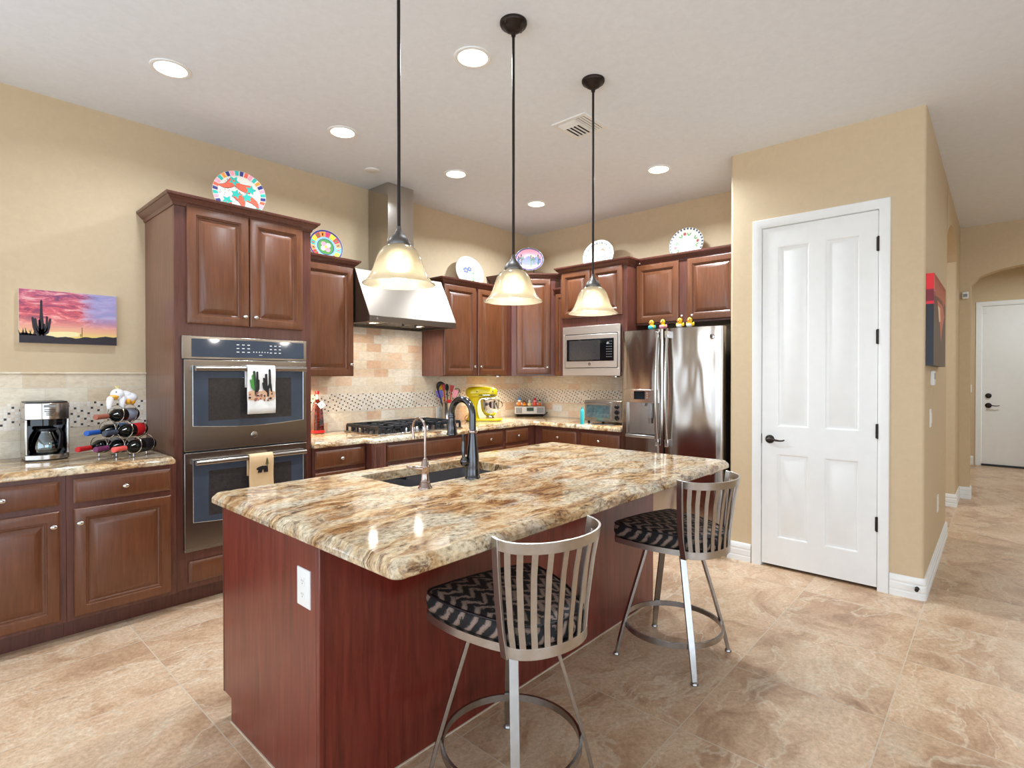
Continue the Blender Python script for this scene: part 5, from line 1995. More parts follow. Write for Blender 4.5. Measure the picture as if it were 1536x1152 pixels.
for k, w in enumerate((.024, .024, .016, .016)):
    z = 1.199 - k * .0095
    mb.box(.510 - w, .510 + w, yf(.51) - .0022, yf(.51) + .006, z - .0022, z + .0022, 1)
mb.build('display', [M['midgrey'], M['black']], t)
c = (.504, 4.012, .950)
mb = MB().lathe([(0, .002), (.055, .002), (.064, .010), (.068, .030), (.066, .060), (.055, .095), (.042, .120), (.040, .126), (.043, .132),
                 (.041, .132), (.038, .126), (.040, .120), (.053, .095), (.064, .060), (.066, .030), (.062, .012), (0, .004)], c, seg=28)
ca = mb.build('carafe', M['glass'], t, ang=60)
mb = MB().lathe([(0, 0), (.058, 0), (.060, .004), (0, .006)], (c[0], c[1], c[2] - .0005), seg=24)
mb.lathe([(.043, .126), (.046, .128), (.046, .142), (.030, .150), (0, .150)], c, seg=24)
hd = Vector((.62, -.78, 0)).normalized()
cc = Vector(c)
mb.strap([cc + hd * .042 + UZ * .136, cc + hd * .075 + UZ * .140, cc + hd * .088 + UZ * .115, cc + hd * .086 + UZ * .06, cc + hd * .078 + UZ * .028],
         Vector((-hd.y, hd.x, 0)), .020, .010)
mb.build('carafe_lid', M['black'], ca, bevel=.002)

# ---- wine rack and bottles
RD = Vector((.64, -.768, 0)).normalized()
AX = Vector((.77, .638, 0)).normalized()
P2 = Vector((.793, 3.835, .914))
RS = .104
RR = .050
ZB = .914 + .071
t = thing('wine_rack', 'chrome wire wine rack of stacked rings on the left counter', 'wine rack', tuple(P2))
slots = []
for row, n in enumerate((3, 2, 1)):
    for k in range(n):
        slots.append((row, P2 + RD * (RS * (k - (n - 1) / 2)) + Vector((0, 0, ZB - .914 + row * .0905))))
mb = MB()
for row, p in slots:
    for d in (.0, .105):
        mb.ring(p + AX * d, RR, .0022, AX, 30, 6)
mb.build('ring_frame', M['chrome'], t)
mb = MB()
for row, p in slots[:3]:
    for d in (0, .105):
        q = p + AX * d
        mb.tube([(q.x, q.y, q.z - RR), (q.x, q.y, .9168)], .0022, 6)
        mb.ring((q.x, q.y, .917), .006, .0022, (0, 0, 1), 12, 6)
for row, p in slots:
    mb.tube([p - UZ * RR, p - UZ * RR + AX * .105], .0022, 6)
mb.build('stand', M['chrome'], t)

caps = [('red', RED, 'dark wine bottle with bright red capsule, bottom row left of the rack', OFFW),
        ('purple', pal('plum', 120, 50, 96), 'dark wine bottle with plum capsule, bottom row middle of the rack', OFFW),
        ('salmon', pal('salmon', 232, 94, 84), 'dark wine bottle with salmon capsule, bottom row right of the rack', INK),
        ('blue', pal('royal_blue', 40, 96, 190), 'dark wine bottle with blue capsule, middle row left of the rack', LBLUE),
        ('black', pal('slate', 60, 70, 84), 'dark wine bottle with slate capsule and red label, middle row right of the rack', RED),
        ('copper', pal('copper_foil', 164, 96, 74), 'dark wine bottle with copper capsule on top of the rack', pal('label_grey', 150, 160, 176))]
BG = plain('dark_bottle_glass', (14, 18, 16), 0.05, var=0.05)
for (row, p), (nm, cm, lab, lc) in zip(slots, caps):
    sink = RR - .0385 - .0025
    ax0_ = p - UZ * sink
    root = thing('wine_bottle', lab, 'wine bottle', tuple(ax0_), 0, 'wine bottles in the wire rack')
    o = ax0_ - AX * .150
    mb = MB().lathe([(.0128, .085), (.0135, .10), (.019, .115), (.030, .130), (.0375, .148), (.038, .16), (.038, .288), (.034, .296), (.018, .292), (0, .288)], o, AX, 24)
    mb.build('bottle_body', BG, root, ang=60)
    mb = MB().lathe([(0, 0), (.0145, 0), (.0152, .002), (.0152, .016), (.0142, .018), (.0142, .085), (.0128, .0855)], o, AX, 20)
    mb.build('capsule', cm, root, ang=50)
    mb = MB().lathe([(.0380, .205), (.0385, .205), (.0385, .268), (.0380, .268)], o, AX, 24)
    mb.build('paper_label', lc, root, ang=50)

# ---- plush duck on the rack
top = slots[5][1]
pd = Vector((top.x, top.y, top.z)) + AX * .05
t = thing('plush_duck', 'white plush duck with yellow bill and feet lying on top of the wine rack', 'stuffed toy', (pd.x, pd.y, pd.z + .052))
PL = plain('white_plush', (238, 238, 240), 0.9, var=.05, vscale=60)
z0 = pd.z + .054
B0 = Vector((pd.x, pd.y, z0))
HD = Vector((-.78, -.36, 0)).normalized()
SD = Vector((-HD.y, HD.x, 0))
FR = Vector((-.45, -.89, 0))
mb = MB()
mb.ball(B0 - HD * .030 + UZ * .036, (.052, .042, .034), 18, 12, axis=(0, 0, 1))
mb.ball(B0 + HD * .030 + UZ * .058, (.036, .036, .034), 18, 12)
mb.ball(B0 - HD * .012 + UZ * .050, (.038, .034, .030), 16, 10)
mb.build('body', PL, t, ang=80)
for q, (a, b) in enumerate(((.062, -.004), (-.012, .006))):
    c0 = B0 + HD * a + FR * .032 + UZ * .034
    mb = MB().tube([c0 - FR * .02 + UZ * .004, c0, c0 + FR * .014 - UZ * .020, c0 + FR * .016 - UZ * .046], [.014, .017, .017, .012], 12)
    mb.ball(c0 + FR * .016 - UZ * .048, .0125, 12, 8)
    mb.build('wing', PL, t, ang=80)
mb = MB()
hc = B0 + HD * .030 + UZ * .058
mb.ball(hc + (FR * .8 + HD * .5).normalized() * .036 - UZ * .012, (.026, .020, .011), 16, 10)
mb.ball(hc + (FR * .8 + HD * .5).normalized() * .032 - UZ * .022, (.020, .016, .008), 14, 8)
mb.build('bill', pal('bill_yellow', 238, 178, 60), t, ang=80)
for a in (-.072, -.045):
    mb = MB()
    mb.ball(B0 + HD * a + FR * .036 + UZ * .018, (.016, .020, .022), 14, 8)
    mb.build('foot', pal('bill_yellow', 238, 178, 60), t, ang=80)
mb = MB()
for k in (-1, 1):
    mb.ball(hc + (FR * .8 + HD * .5).normalized() * .028 + SD * .014 * k + UZ * .016, .0036, 8, 6)
mb.build('eye', INK, t, ang=80)
mb = MB()
for k in range(6):
    a = k * 1.05
    b0 = hc + UZ * .032
    mb.tube([b0, b0 + Vector((math.cos(a) * .007, math.sin(a) * .007, .012)), b0 + Vector((math.cos(a) * .016, math.sin(a) * .016, .020))], [.004, .003, .001], 6)
mb.build('tuft', pal('pale_straw', 240, 226, 160), t, ang=80)


# ---- plates on the cabinet tops
def plate(label, c, face, tilt, r, deco, sx=1.0, base=None, rim=CREAM):
    """disc standing on edge, front turned to `face` and tilted back; local: x right, y up, z out"""
    face = Vector(face).normalized()
    rt = UZ.cross(face).normalized()
    n = (face * math.cos(R(tilt)) + UZ * math.sin(R(tilt))).normalized()
    up = n.cross(rt)
    Mx = Matrix(((rt.x, up.x, n.x, c[0]), (rt.y, up.y, n.y, c[1]), (rt.z, up.z, n.z, c[2]), (0, 0, 0, 1)))
    t = thing('decorative_plate', label, 'plate', (c[0], c[1], base))
    mats = []
    mb = MB()
    prof = [(0, .004), (.60 * r, .004), (.68 * r, .008), (.97 * r, .020), (r, .0205), (r, .0165), (.70 * r, .002), (.6 * r, -.002), (0, -.002)]
    mb.lathe(prof, seg=48, m=0, sx=sx)
    def h(x, y):
        q = math.hypot(x / sx, y) / r
        return .0045 if q < .6 else (.0045 + (q - .6) / .08 * .004 if q < .68 else .0085 + (q - .68) / .29 * .012)
    mats.append(rim)
    def shape(pts, m, d=0.0):
        """pts in units of r; subdivided so it follows the dish"""
        if m not in mats:
            mats.append(m)
        pts = [(x * r * sx, y * r) for x, y in pts]
        dense = []
        for i, p in enumerate(pts):
            q = pts[(i + 1) % len(pts)]
            k = max(1, int(math.hypot(q[0] - p[0], q[1] - p[1]) / (.08 * r)))
            dense += [(p[0] + (q[0] - p[0]) * j / k, p[1] + (q[1] - p[1]) * j / k) for j in range(k)]
        cx = sum(p[0] for p in dense) / len(dense)
        cy = sum(p[1] for p in dense) / len(dense)
        nn = len(dense)
        K = 8
        vs = [(cx, cy, h(cx, cy) + .0008 + d)]
        for q in range(1, K + 1):
            for x, y in dense:
                a_, b_ = cx + (x - cx) * q / K, cy + (y - cy) * q / K
                vs.append((a_, b_, h(a_, b_) + .0008 + d))
        fs = [(0, 1 + i, 1 + (i + 1) % nn) for i in range(nn)]
        for q in range(K - 1):
            o0, o1 = 1 + q * nn, 1 + (q + 1) * nn
            fs += [(o0 + i, o1 + i, o1 + (i + 1) % nn, o0 + (i + 1) % nn) for i in range(nn)]
        mb.add(vs, fs, mats.index(m))
    def sector(a0, a1, r0, r1, m, d=0.0, k=4):
        pts = [(r1 * math.cos(R(a0 + (a1 - a0) * i / k)), r1 * math.sin(R(a0 + (a1 - a0) * i / k))) for i in range(k + 1)]
        pts += [(r0 * math.cos(R(a1 + (a0 - a1) * i / k)), r0 * math.sin(R(a1 + (a0 - a1) * i / k))) for i in range(k + 1)]
        if m not in mats:
            mats.append(m)
        pp = [(x * r * sx, y * r) for x, y in pts]
        vs = [(x, y, h(x, y) + .0008 + d) for x, y in pp]
        mb.add(vs, [(i, i + 1, 2 * k - i, 2 * k + 1 - i) for i in range(k)], mats.index(m))
    def disc(x, y, rr, m, d=0.0, ry=None, n=12):
        ry = rr if ry is None else ry
        shape([(x + rr * math.cos(2 * PI * i / n), y + ry * math.sin(2 * PI * i / n)) for i in range(n)], m, d)
    deco(shape, sector, disc)
    mb.xf(Mx)
    mb.build('plate', mats, t, ang=40)
    # wire easel under the plate
    low = Vector(c) - up * r
    ff = Vector((face.x, face.y, 0)).normalized()
    if low.z - base > .004:
        e = MB()
        for k in (-1, 1):
            a = low + rt * .05 * k
            e.tube([Vector((a.x, a.y, low.z + .020)) + ff * .026, Vector((a.x, a.y, low.z - .004)) + ff * .022, Vector((a.x, a.y, base + .003)) + ff * .03], .0025, 6)
            e.tube([Vector((a.x, a.y, low.z - .004)) + ff * .022, Vector((a.x, a.y, low.z - .004)) - ff * .02, Vector((a.x, a.y, low.z + r * .8)) - ff * (.02 + r * .8 * math.tan(R(tilt)) + .012)], .0025, 6)
            e.tube([Vector((a.x, a.y, low.z - .004)) - ff * .02, Vector((a.x, a.y, base + .003)) - ff * .05], .0025, 6)
        e.tube([Vector((low.x, low.y, base + .003)) - ff * .05 - rt * .05, Vector((low.x, low.y, base + .003)) - ff * .05 + rt * .05], .0025, 6)
        e.build('stand', M['bronze'], t)
    return t


def pepper(shape, x, y, ang, L, w, m, leaf, edge=INK):
    def T(p):
        a, b = p
        return (x + a * math.cos(ang) - b * math.sin(ang), y + a * math.sin(ang) + b * math.cos(ang))
    ctr = [(L * i / 8, .16 * L * math.sin(PI * i / 8)) for i in range(9)]
    ww = [w * (1 - (i / 8) ** 1.6) + .01 for i in range(9)]
    shape([T(p) for p in limb(ctr, [v + .03 for v in ww])], edge, 0)
    shape([T(p) for p in limb(ctr, ww)], m, .0004)
    st = []
    for k in range(10):
        a = 2 * PI * k / 10
        rr = .22 if k % 2 == 0 else .11
        st.append(T((-.02 + rr * math.cos(a), rr * math.sin(a))))
    shape([T((-.02 + (p[0] - T((-.02, 0))[0]) * 0, 0)) for p in []] or st, leaf, .0008)


def deco_chili(shape, sector, disc):
    cols = [TEAL, PINK, NAVY, ORANGE, TEAL, PINK, CORAL, NAVY]
    for i in range(32):
        sector(i * 11.25 + 1, i * 11.25 + 9.5, .80, .985, cols[i % 8], .0003)
    pepper(shape, -.20, .55, R(205), .66, .30, CORAL, TEAL)
    pepper(shape, .42, .28, R(150), .82, .34, CORAL, TEAL)
    pepper(shape, -.12, -.02, R(-70), .66, .32, CORAL, TEAL)
    pepper(shape, .30, -.10, R(-50), .62, .26, CORAL, TEAL)
    pepper(shape, -.45, -.35, R(-80), .5, .16, CORAL, TEAL)
    rn = random.Random(2)
    for i in range(40):
        a, q = rn.random() * 2 * PI, .74 * math.sqrt(rn.random())
        disc(q * math.cos(a), q * math.sin(a), .016, NAVY, .0001, n=6)


def deco_fiesta(shape, sector, disc):
    cols = [ORANGE, RED, YEL, pal('magenta', 190, 60, 110), ORANGE, pal('brick', 190, 70, 50), YEL, TEAL]
    sector(0, 360, .90, .985, NAVY, .0002, 40)
    for i in range(16):
        sector(i * 22.5, i * 22.5 + 21, .62, .89, cols[i % 8], .0003)
        sector(i * 22.5 + 8, i * 22.5 + 14, .68, .82, [INK, GREEN, YEL, RED][i % 4], .0006)
    sector(0, 360, .50, .61, pal('sky', 130, 180, 214), .0002, 40)
    disc(0, 0, .50, NAVY, .0002, n=28)
    disc(0, 0, .46, GREEN, .0004, n=28)
    for a in range(4):
        disc(.2 * math.cos(a * PI / 2 + .6), .2 * math.sin(a * PI / 2 + .6), .15, PINK if a % 2 else CREAM, .0008)
    disc(0, 0, .08, YEL, .0012)


def deco_iris(shape, sector, disc):
    for (x, y, s) in ((-.22, .12, 1), (.06, .22, .8)):
        for a in (90, 162, 234, 306, 18):
            disc(x + .12 * s * math.cos(R(a)), y + .12 * s * math.sin(R(a)), .10 * s, BLUE if a % 4 else PURPLE, .0003, .07 * s, 10)
        disc(x, y, .05 * s, YEL, .0007)
    for k in ((-.2, .05, -.32, -.6), (.05, .15, -.05, -.6), (.12, -.1, .2, -.55), (.28, .0, .24, -.55), (-.45, -.1, -.38, -.55)):
        shape(limb([(k[0], k[1]), ((k[0] + k[2]) / 2 + .03, (k[1] + k[3]) / 2), (k[2], k[3])], .045), GREEN, .0001)
    disc(.3, -.02, .07, GREEN, .0003); disc(-.45, -.08, .06, PINK, .0003)
    sector(0, 360, .955, .985, pal('pale_blue', 196, 206, 214), .0002, 40)


def deco_desert(shape, sector, disc):
    disc(0, 0, .92, PINK, .0001, n=32)
    shape([(-.85, .05), (-.6, .25), (-.3, .12), (-.05, .34), (.25, .1), (.5, .3), (.86, .02), (.8, -.35), (.4, -.8), (-.4, -.8), (-.8, -.35)], pal('dusk_blue', 92, 96, 164), .0003)
    shape([(-.8, -.35), (-.3, -.48), (.3, -.46), (.8, -.35), (.5, -.74), (0, -.9), (-.5, -.74)], pal('mauve', 190, 168, 190), .0006)
    shape([(-.5, .2), (-.1, .5), (.3, .42), (.5, .2), (.2, .34), (-.1, .34)], pal('peach_sky', 244, 196, 160), .0002)
    for (x, y0, y1) in ((-.55, -.5, .42), (.12, -.6, .38), (.62, -.5, .42), (.3, -.3, .2), (-.75, -.2, .25)):
        shape(limb([(x, y0), (x, y1)], .09), DGREEN, .0009)
        shape(limb([(x, y0 * .2), (x + .13, y0 * .1 + .05), (x + .13, y1 * .7)], .055), DGREEN, .0009)
        shape(limb([(x - .015, y0), (x - .015, y1 * .7)], .025), GREEN, .0012)
    sector(0, 360, .90, .985, NAVY, .0004, 40)


def deco_horse(shape, sector, disc):
    for i in range(15):
        a = i * 24 + 6
        disc(.82 * math.cos(R(a)), .82 * math.sin(R(a)), .05, pal('sage', 120, 140, 130), .0002, .07, 8)
        disc(.82 * math.cos(R(a + 10)), .82 * math.sin(R(a + 10)), .03, pal('slate_ink', 80, 90, 100), .0002, .03, 8)
    shape([(-.5, -.2), (-.42, .1), (-.2, .22), (0, .25), (.2, .42), (.35, .3), (.28, .2), (.2, .02), (.16, -.3), (-.1, -.45), (-.4, -.4)], pal('bone', 250, 246, 236), .0004)
    shape(limb([(.02, .3), (.22, .48), (.36, .34), (.42, .2)], .07), pal('tawny', 206, 160, 116), .0007)
    shape(limb([(.3, .2), (.4, 0), (.48, -.15)], .05), pal('tawny', 206, 160, 116), .0007)
    shape(limb([(.14, -.1), (.3, -.1), (.44, .04)], .04), pal('slate_ink', 80, 90, 100), .0008)
    for (x, y) in ((-.1, -.4), (.1, -.44), (.28, -.4), (-.28, -.46), (.42, -.34)):
        shape(limb([(x, y - .12), (x, y), (x + .02, y + .16)], .06), GREEN if x > 0 else YEL, .0009)


def deco_flower(shape, sector, disc):
    for i in range(30):
        sector(i * 12, i * 12 + 6.5, .88, .985, pal('ink_blue', 46, 60, 84), .0002)
    for i in range(8):
        a = i * 45 + 12
        x, y = .66 * math.cos(R(a)), .66 * math.sin(R(a))
        if i % 2 == 0:
            disc(x, y, .10, pal('rose', 176, 96, 84), .0004)
            disc(x, y, .045, pal('rose_dark', 120, 50, 60), .0007)
        for k in (-1, 1):
            b = a + 14 * k
            shape(limb([(.70 * math.cos(R(b)), .70 * math.sin(R(b))), (.55 * math.cos(R(b + 6 * k)), .55 * math.sin(R(b + 6 * k)))], .06), GREEN, .0003)


plate('white plate painted with red chilies, on top of the oven tower', (1.487, 3.83, 2.612), (-.25, -1, 0), 10, .163, deco_chili, base=2.426)
plate('round orange and blue fiesta plate on the wall cabinet left of the hood', (2.235, 4.045, 2.425), (-.15, -1, 0), 12, .138, deco_fiesta, base=2.276)
plate('white plate with blue iris flowers on the wall cabinet right of the hood', (3.86, 4.085, 2.452), (-.15, -1, 0), 14, .172, deco_iris, base=2.276)
plate('oval purple desert plate with cactus on the diagonal corner cabinet', (4.57, 3.87, 2.665), (-1, -1, 0), 10, .130, deco_desert, sx=1.22, base=2.431)
plate('white plate with a tan horse on the cabinet above the microwave', (4.72, 3.06, 2.612), (-1, -.15, 0), 12, .168, deco_horse, base=2.426)
plate('white plate with dark blue checked rim on the cabinet above the refrigerator', (4.76, 2.138, 2.588), (-1, -.1, 0), 10, .156, deco_flower, base=2.426)

# ---- chili infused bottle by the tower
bx, by = 2.205, 4.130
t = thing('infused_oil_bottle', 'tall bottle of red chili oil with a paper tag beside the oven tower', 'bottle', (bx, by, .914))
n = 4
CH = NT('chili_oil')
f_ = CH.noise(CH.mapping((1, 1, .7)), 46, 3, .6, 1.2)
chm = CH.set(CH.ramp(f_, [(.36, rgb(22, 12, 8)), (.47, rgb(52, 22, 12)), (.54, rgb(120, 26, 14)), (.60, rgb(44, 24, 12)), (.70, rgb(96, 66, 34))]), .06, **{'Coat Weight': 1.0})
def sq(s, z, rr=.3):
    return [(bx + x, by + y, z) for x, y in rrect(-s, s, -s, s, s * rr, 3)]
mb = MB().loft([sq(.044, .9145), sq(.045, .918), sq(.043, .96), sq(.038, 1.05), sq(.032, 1.14), sq(.028, 1.165), sq(.020, 1.18, .9), sq(.0135, 1.195, .95)])
mb.build('oil_body', chm, t, ang=50)
MB().loft([sq(.0458, .922), sq(.0452, .944)], False, False).build('red_band', RED, t)
MB().lathe([(.0135, 0), (.012, .02), (.012, .045), (0, .046)], (bx, by, 1.193), seg=16).build('neck', pal('clear_oil', 226, 208, 180, .1), t)
MB().lathe([(0, 0), (.0165, 0), (.0165, .022), (.014, .026), (0, .026)], (bx, by, 1.236), seg=18).build('cap', RED, t)
tn = Vector((-.35, -.93, .12)).normalized()
tu = Vector((.8, -.25, .55)); tu = (tu - tn * tu.dot(tn)).normalized()
tv = tn.cross(tu)
tc = Vector((bx + .012, by - .047, 1.150))
mb = MB().obox(tc, tu * .024, tv * .024, tn * .0008, 0)
mb.obox(tc - tv * .017 + tn * .001, tu * .022, tv * .004, tn * .0003, 1)
mb.obox(tc + tn * .001, tu * .004, tv * .005, tn * .0003, 2)
mb.tube([tc + tv * .022, tc + tv * .03 + UZ * .02, (bx, by - .013, 1.20)], .0009, 5, m=2)
mb.build('paper_tag', [OFFW, PINK, INK], t)

# ---- utensil crock
ux, uy = 3.560, 4.075
t = thing('utensil_crock', 'stainless cylinder crock of kitchen utensils behind the cooktop', 'utensil holder', (ux, uy, .914))
MB().lathe([(0, 0), (.056, 0), (.056, .006), (.054, .010), (.054, .195), (.056, .198), (.056, .202), (.052, .202), (.052, .012), (0, .012)], (ux, uy, .9145), seg=30).build('cylinder', M['steelv'], t, ang=40)
uts = [('spatula', 'violet spatula in the utensil crock', PURPLE, 'spat', (-.088, .0, .325), .034, .075),
       ('ladle', 'black ladle arching left in the utensil crock', M['black'], 'ladle', (-.112, -.02, .385), 0, 0),
       ('slotted_spoon', 'yellow spoon between ladle and red spatula in the crock', YEL, 'spoon', (-.072, .03, .375), 0, 0),
       ('spatula', 'red spatula standing left of centre in the crock', RED, 'spat', (-.046, .02, .395), .018, .065),
       ('serving_spoon', 'black serving spoon upright in the middle of the crock', M['black'], 'spoon2', (-.006, -.02, .385), 0, 0),
       ('spatula', 'red spatula leaning right in the crock', RED, 'spat', (.042, .03, .375), .020, .060),
       ('spatula', 'pink spatula leaning far right in the crock', PINK, 'spat', (.085, -.03, .330), .028, .070),
       ('whisk', 'black wire whisk hanging over the right rim of the crock', M['black'], 'hook', (.10, .02, .345), 0, 0),
       ('spatula', 'short red scraper low at the crock rim', RED, 'spat', (.020, -.045, .235), .026, .030)]
for nm, lab, mt, kd, (dx, dy, hz), w, l in uts:
    base = Vector((ux + dx * .12, uy + dy * .3, .929))
    rgt = Vector((.67, -.74, 0))
    fr = Vector((-.74, -.67, 0))
    tip = Vector((ux, uy, .914)) + rgt * dx + fr * (dy * -1) + UZ * hz
    d = (tip - base).normalized()
    t = thing(nm, lab, 'utensil', tuple(base), 0, 'utensils in the crock')
    s0 = tip - d * (l if l else .07)
    MB().tube([base, s0], [.0045, .005], 8).build('shaft', M['nickel'] if kd in ('hook',) else mt, t)
    mb = MB()
    wd = (rgt - d * rgt.dot(d)).normalized()
    if kd == 'spat':
        mb.strap([s0 - d * .005, s0 + d * .012, tip - d * .006, tip], wd, [w * .7, w * 1.6, w * 2, w * 1.7], .006)
    elif kd == 'ladle':
        mb.tube(bez(s0, s0 + d * .06, s0 + d * .10 + wd * .05, s0 + d * .05 + wd * .075, 8), [.006, .010, .016, .02, .02, .018, .014, .010, .006], 10)
    elif kd in ('spoon', 'spoon2'):
        mb.ball(tip - d * .030, (.024, .008, .036), 16, 10, axis=d)
    else:
        for k in range(5):
            a = PI * k / 5
            s_ = wd * math.cos(a) + d.cross(wd) * math.sin(a)
            mb.tube(bez(s0, s0 + d * .04 + s_ * .035, tip + s_ * .035, tip, 10), .0016, 5)
            mb.tube(bez(s0, s0 + d * .04 - s_ * .035, tip - s_ * .035, tip, 10), .0016, 5)
    mb.build('head', mt, t, bevel=.001 if kd == 'spat' else 0)

# ---- stand mixer, local: +x toward the bowl
MD = Vector((.72, -.69, 0)).normalized()
t = thing('stand_mixer', 'yellow stand mixer with polished steel bowl in the counter corner', 'stand mixer', (3.985, 4.010, .9145), math.atan2(MD.y, MD.x))
mb = MB()
def sec(x, hw, z0, z1, k=20, p=2.6):
    """rounded section in the y-z plane at x"""
    zc, hh = (z0 + z1) / 2, (z1 - z0) / 2
    q = []
    for i in range(k):
        a = 2 * PI * i / k
        c, s_ = math.cos(a), math.sin(a)
        q.append((x, hw * abs(c) ** (2 / p) * (1 if c >= 0 else -1), zc + hh * abs(s_) ** (2 / p) * (1 if s_ >= 0 else -1)))
    return q
mb.prism([(x, y) for x, y in arc((-.10, .0), .075, 100, 260, 8)] + [(.0, -.085), (.11, -.095)] + arc((.11, 0), .095, -70, 70, 8) + [(.11, .095), (.0, .085)], 0, .026)
mb.build('base', M['yellow'], t, local=True, bevel=.010, seg=3)
mb = MB()
col = []
for z, xc, hx, hy in ((.020, -.095, .066, .064), (.05, -.098, .056, .056), (.10, -.100, .046, .050), (.16, -.098, .045, .047), (.21, -.09, .052, .050), (.245, -.08, .070, .055)):
    col.append([(xc + hx * math.cos(2 * PI * i / 24), hy * math.sin(2 * PI * i / 24), z) for i in range(24)])
mb.loft(col)
mb.build('column', M['yellow'], t, local=True, ang=70)
mb = MB()
secs = [(-.178, .012, .282, .306), (-.172, .034, .262, .328), (-.150, .054, .243, .346), (-.11, .064, .232, .356), (-.04, .066, .232, .358), (.04, .062, .238, .354), (.10, .056, .243, .346), (.135, .046, .250, .336), (.150, .030, .262, .322), (.154, .010, .282, .302)]
mb.loft([sec(*q) for q in secs])
hd = mb.build('motor_head', M['yellow'], t, local=True, ang=70)
mb = MB()
for sgn in (1, -1):
    mb.box(-.045, .140, sgn * .0, sgn * .001, .2, .2001)
mb = MB()
mb.loft([[(x, y * 1.006, z) for x, y, z in sec(x_, hw, z0, z1)] for x_, hw, z0, z1 in ((-.04, .0672, .262, .279), (.04, .0632, .262, .279), (.10, .0572, .264, .279), (.132, .0485, .266, .279))])
mb.build('trim_band', M['darkgrey'], hd, local=True)
mb = MB()
text_into(mb, 'KitchenAid', .016, (.035, -.0648, .2705), (1, .085, 0), (0, 0, 1), .0012, (.085, -1, 0), 0)
mb.build('lettering', M['chrome'], hd, local=True, smooth=False)
mb = MB().cyl((.150, 0, .292), (.164, 0, .292), .018, .015, 18)
mb.cyl((.105, -.052, .31), (.105, -.066, .31), .008, .007, 12)
mb.build('hub_knob', M['chrome'], hd, local=True)
mb = MB().cyl((-.06, -.063, .305), (-.06, -.070, .305), .006, seg=10)
mb.build('speed_lever', M['black'], hd, local=True)
mb = MB().lathe([(0, .030), (.045, .030), (.047, .036), (.040, .044), (.040, .050), (.062, .066), (.086, .100), (.096, .140), (.098, .185), (.100, .218), (.103, .222), (.101, .222), (.097, .218), (.095, .185), (.093, .14),
                 (.083, .10), (.06, .07), (0, .062)], (.075, 0, 0), seg=36)
mb.build('mixing_bowl', M['chrome'], t, local=True, ang=50)
MB().strap(bez((.170, -.035, .205), (.22, -.055, .205), (.215, -.05, .13), (.160, -.030, .125), 8), (.5, .9, 0), .018, .004).build('bowl_handle', M['chrome'], t, local=True)
mb = MB().cyl((.078, 0, .17), (.078, 0, .245), .012, seg=12)
mb.tube([(.078, -.04, .11), (.078, -.045, .15), (.078, 0, .18), (.078, .045, .15), (.078, .04, .11), (.078, 0, .085), (.078, -.04, .11)], .005, 8)
mb.build('beater', M['nickel'], t, local=True)
mb = MB()
cpts = bez((-.160, 0, .06), (-.20, -.02, .03), (-.19, -.07, .003), (-.14, -.11, .003), 10)
mb.tube(cpts, .0035, 6)
mb.build('power_cord', M['black'], t, local=True)

# ---- radio in the corner with figurines
RN = Vector((-.72, -.69, 0)).normalized()
RT = Vector((.69, -.72, 0)).normalized()
rc = Vector((4.725, 3.990, .9145))
t = thing('radio', 'silver and black clock radio in the counter corner with figurines on top', 'radio', tuple(rc), math.atan2(RT.y, RT.x))
mb = MB().prismx([(-.0, .030), (-.010, .116), (.120, .116), (.120, .030)], -.172, .172)
mb.build('case', pal('silver_plastic', 206, 206, 204, .3), t, local=True, bevel=.006, seg=3)
mb = MB().prismx([(.015, 0), (.002, .030), (.118, .030), (.110, 0)], -.150, .150)
mb.build('base', M['black'], t, local=True, bevel=.002)
mb = MB()
mb.prismx([(-.0112, .066), (-.0142, .106), (-.0090, .106), (-.0060, .066)], -.036, .042, 0)
mb.build('display', pal('lcd_green', 24, 62, 52, .2), t, local=True)
for s_ in (-1, 1):
    mb = MB()
    a, b = (-.160, -.090) if s_ < 0 else (.080, .160)
    mb.prismx([(-.0038, .042), (-.0105, .106), (-.0070, .106), (-.001, .042)], a, b)
    mb.build('speaker_grille', M['midgrey'], t, local=True)
mb = MB().tube([(.150, .02, .012), (.185, .01, .030), (.200, .0, .052)], [.006, .005, .004], 8)
mb.build('antenna', M['black'], t, local=True)
figs = [(-.118, ORANGE, OFFW, LBLUE, 'orange and white figurine with pale blue hat at the left end of the radio', 1.25),
        (-.060, pal('amber', 226, 156, 60), ORANGE, BROWN, 'small amber figurine second from the left on the radio', .85),
        (.000, pal('straw', 238, 216, 140), CREAM, OFFW, 'cream and straw figurine in the middle of the radio', .95),
        (.062, CORAL, PINK, RED, 'coral figurine with pointed red cap, right of centre on the radio', 1.2),
        (.118, pal('pumpkin', 220, 110, 40), CREAM, DGREEN, 'pumpkin orange figurine with dark top at the right end of the radio', 1.0)]
for dx, c1, c2, c3, lab, s in figs:
    p = rc + RT * dx - RN * .055 + UZ * .1165
    g = thing('figurine', lab, 'figurine', tuple(p), 0, 'figurines on the radio')
    MB().ball(p + UZ * .022 * s, (.025 * s, .022 * s, .022 * s), 16, 10).build('body', c1, g, ang=80)
    mb = MB().ball(p + UZ * .052 * s + RN * .004, .016 * s, 14, 10)
    mb.build('head', c2, g, ang=80)
    mb = MB().lathe([(.017 * s, 0), (.015 * s, .006 * s), (.006 * s, .018 * s), (0, .026 * s)], p + UZ * .060 * s + RN * .002, seg=14)
    mb.build('hat', c3, g, ang=60)
    mb = MB()
    for k in (-1, 1):
        mb.ball(p + RT * .020 * s * k + UZ * .026 * s + RN * .008, (.008 * s, .008 * s, .013 * s), 10, 8)
    mb.build('arms', c2, g, ang=80)

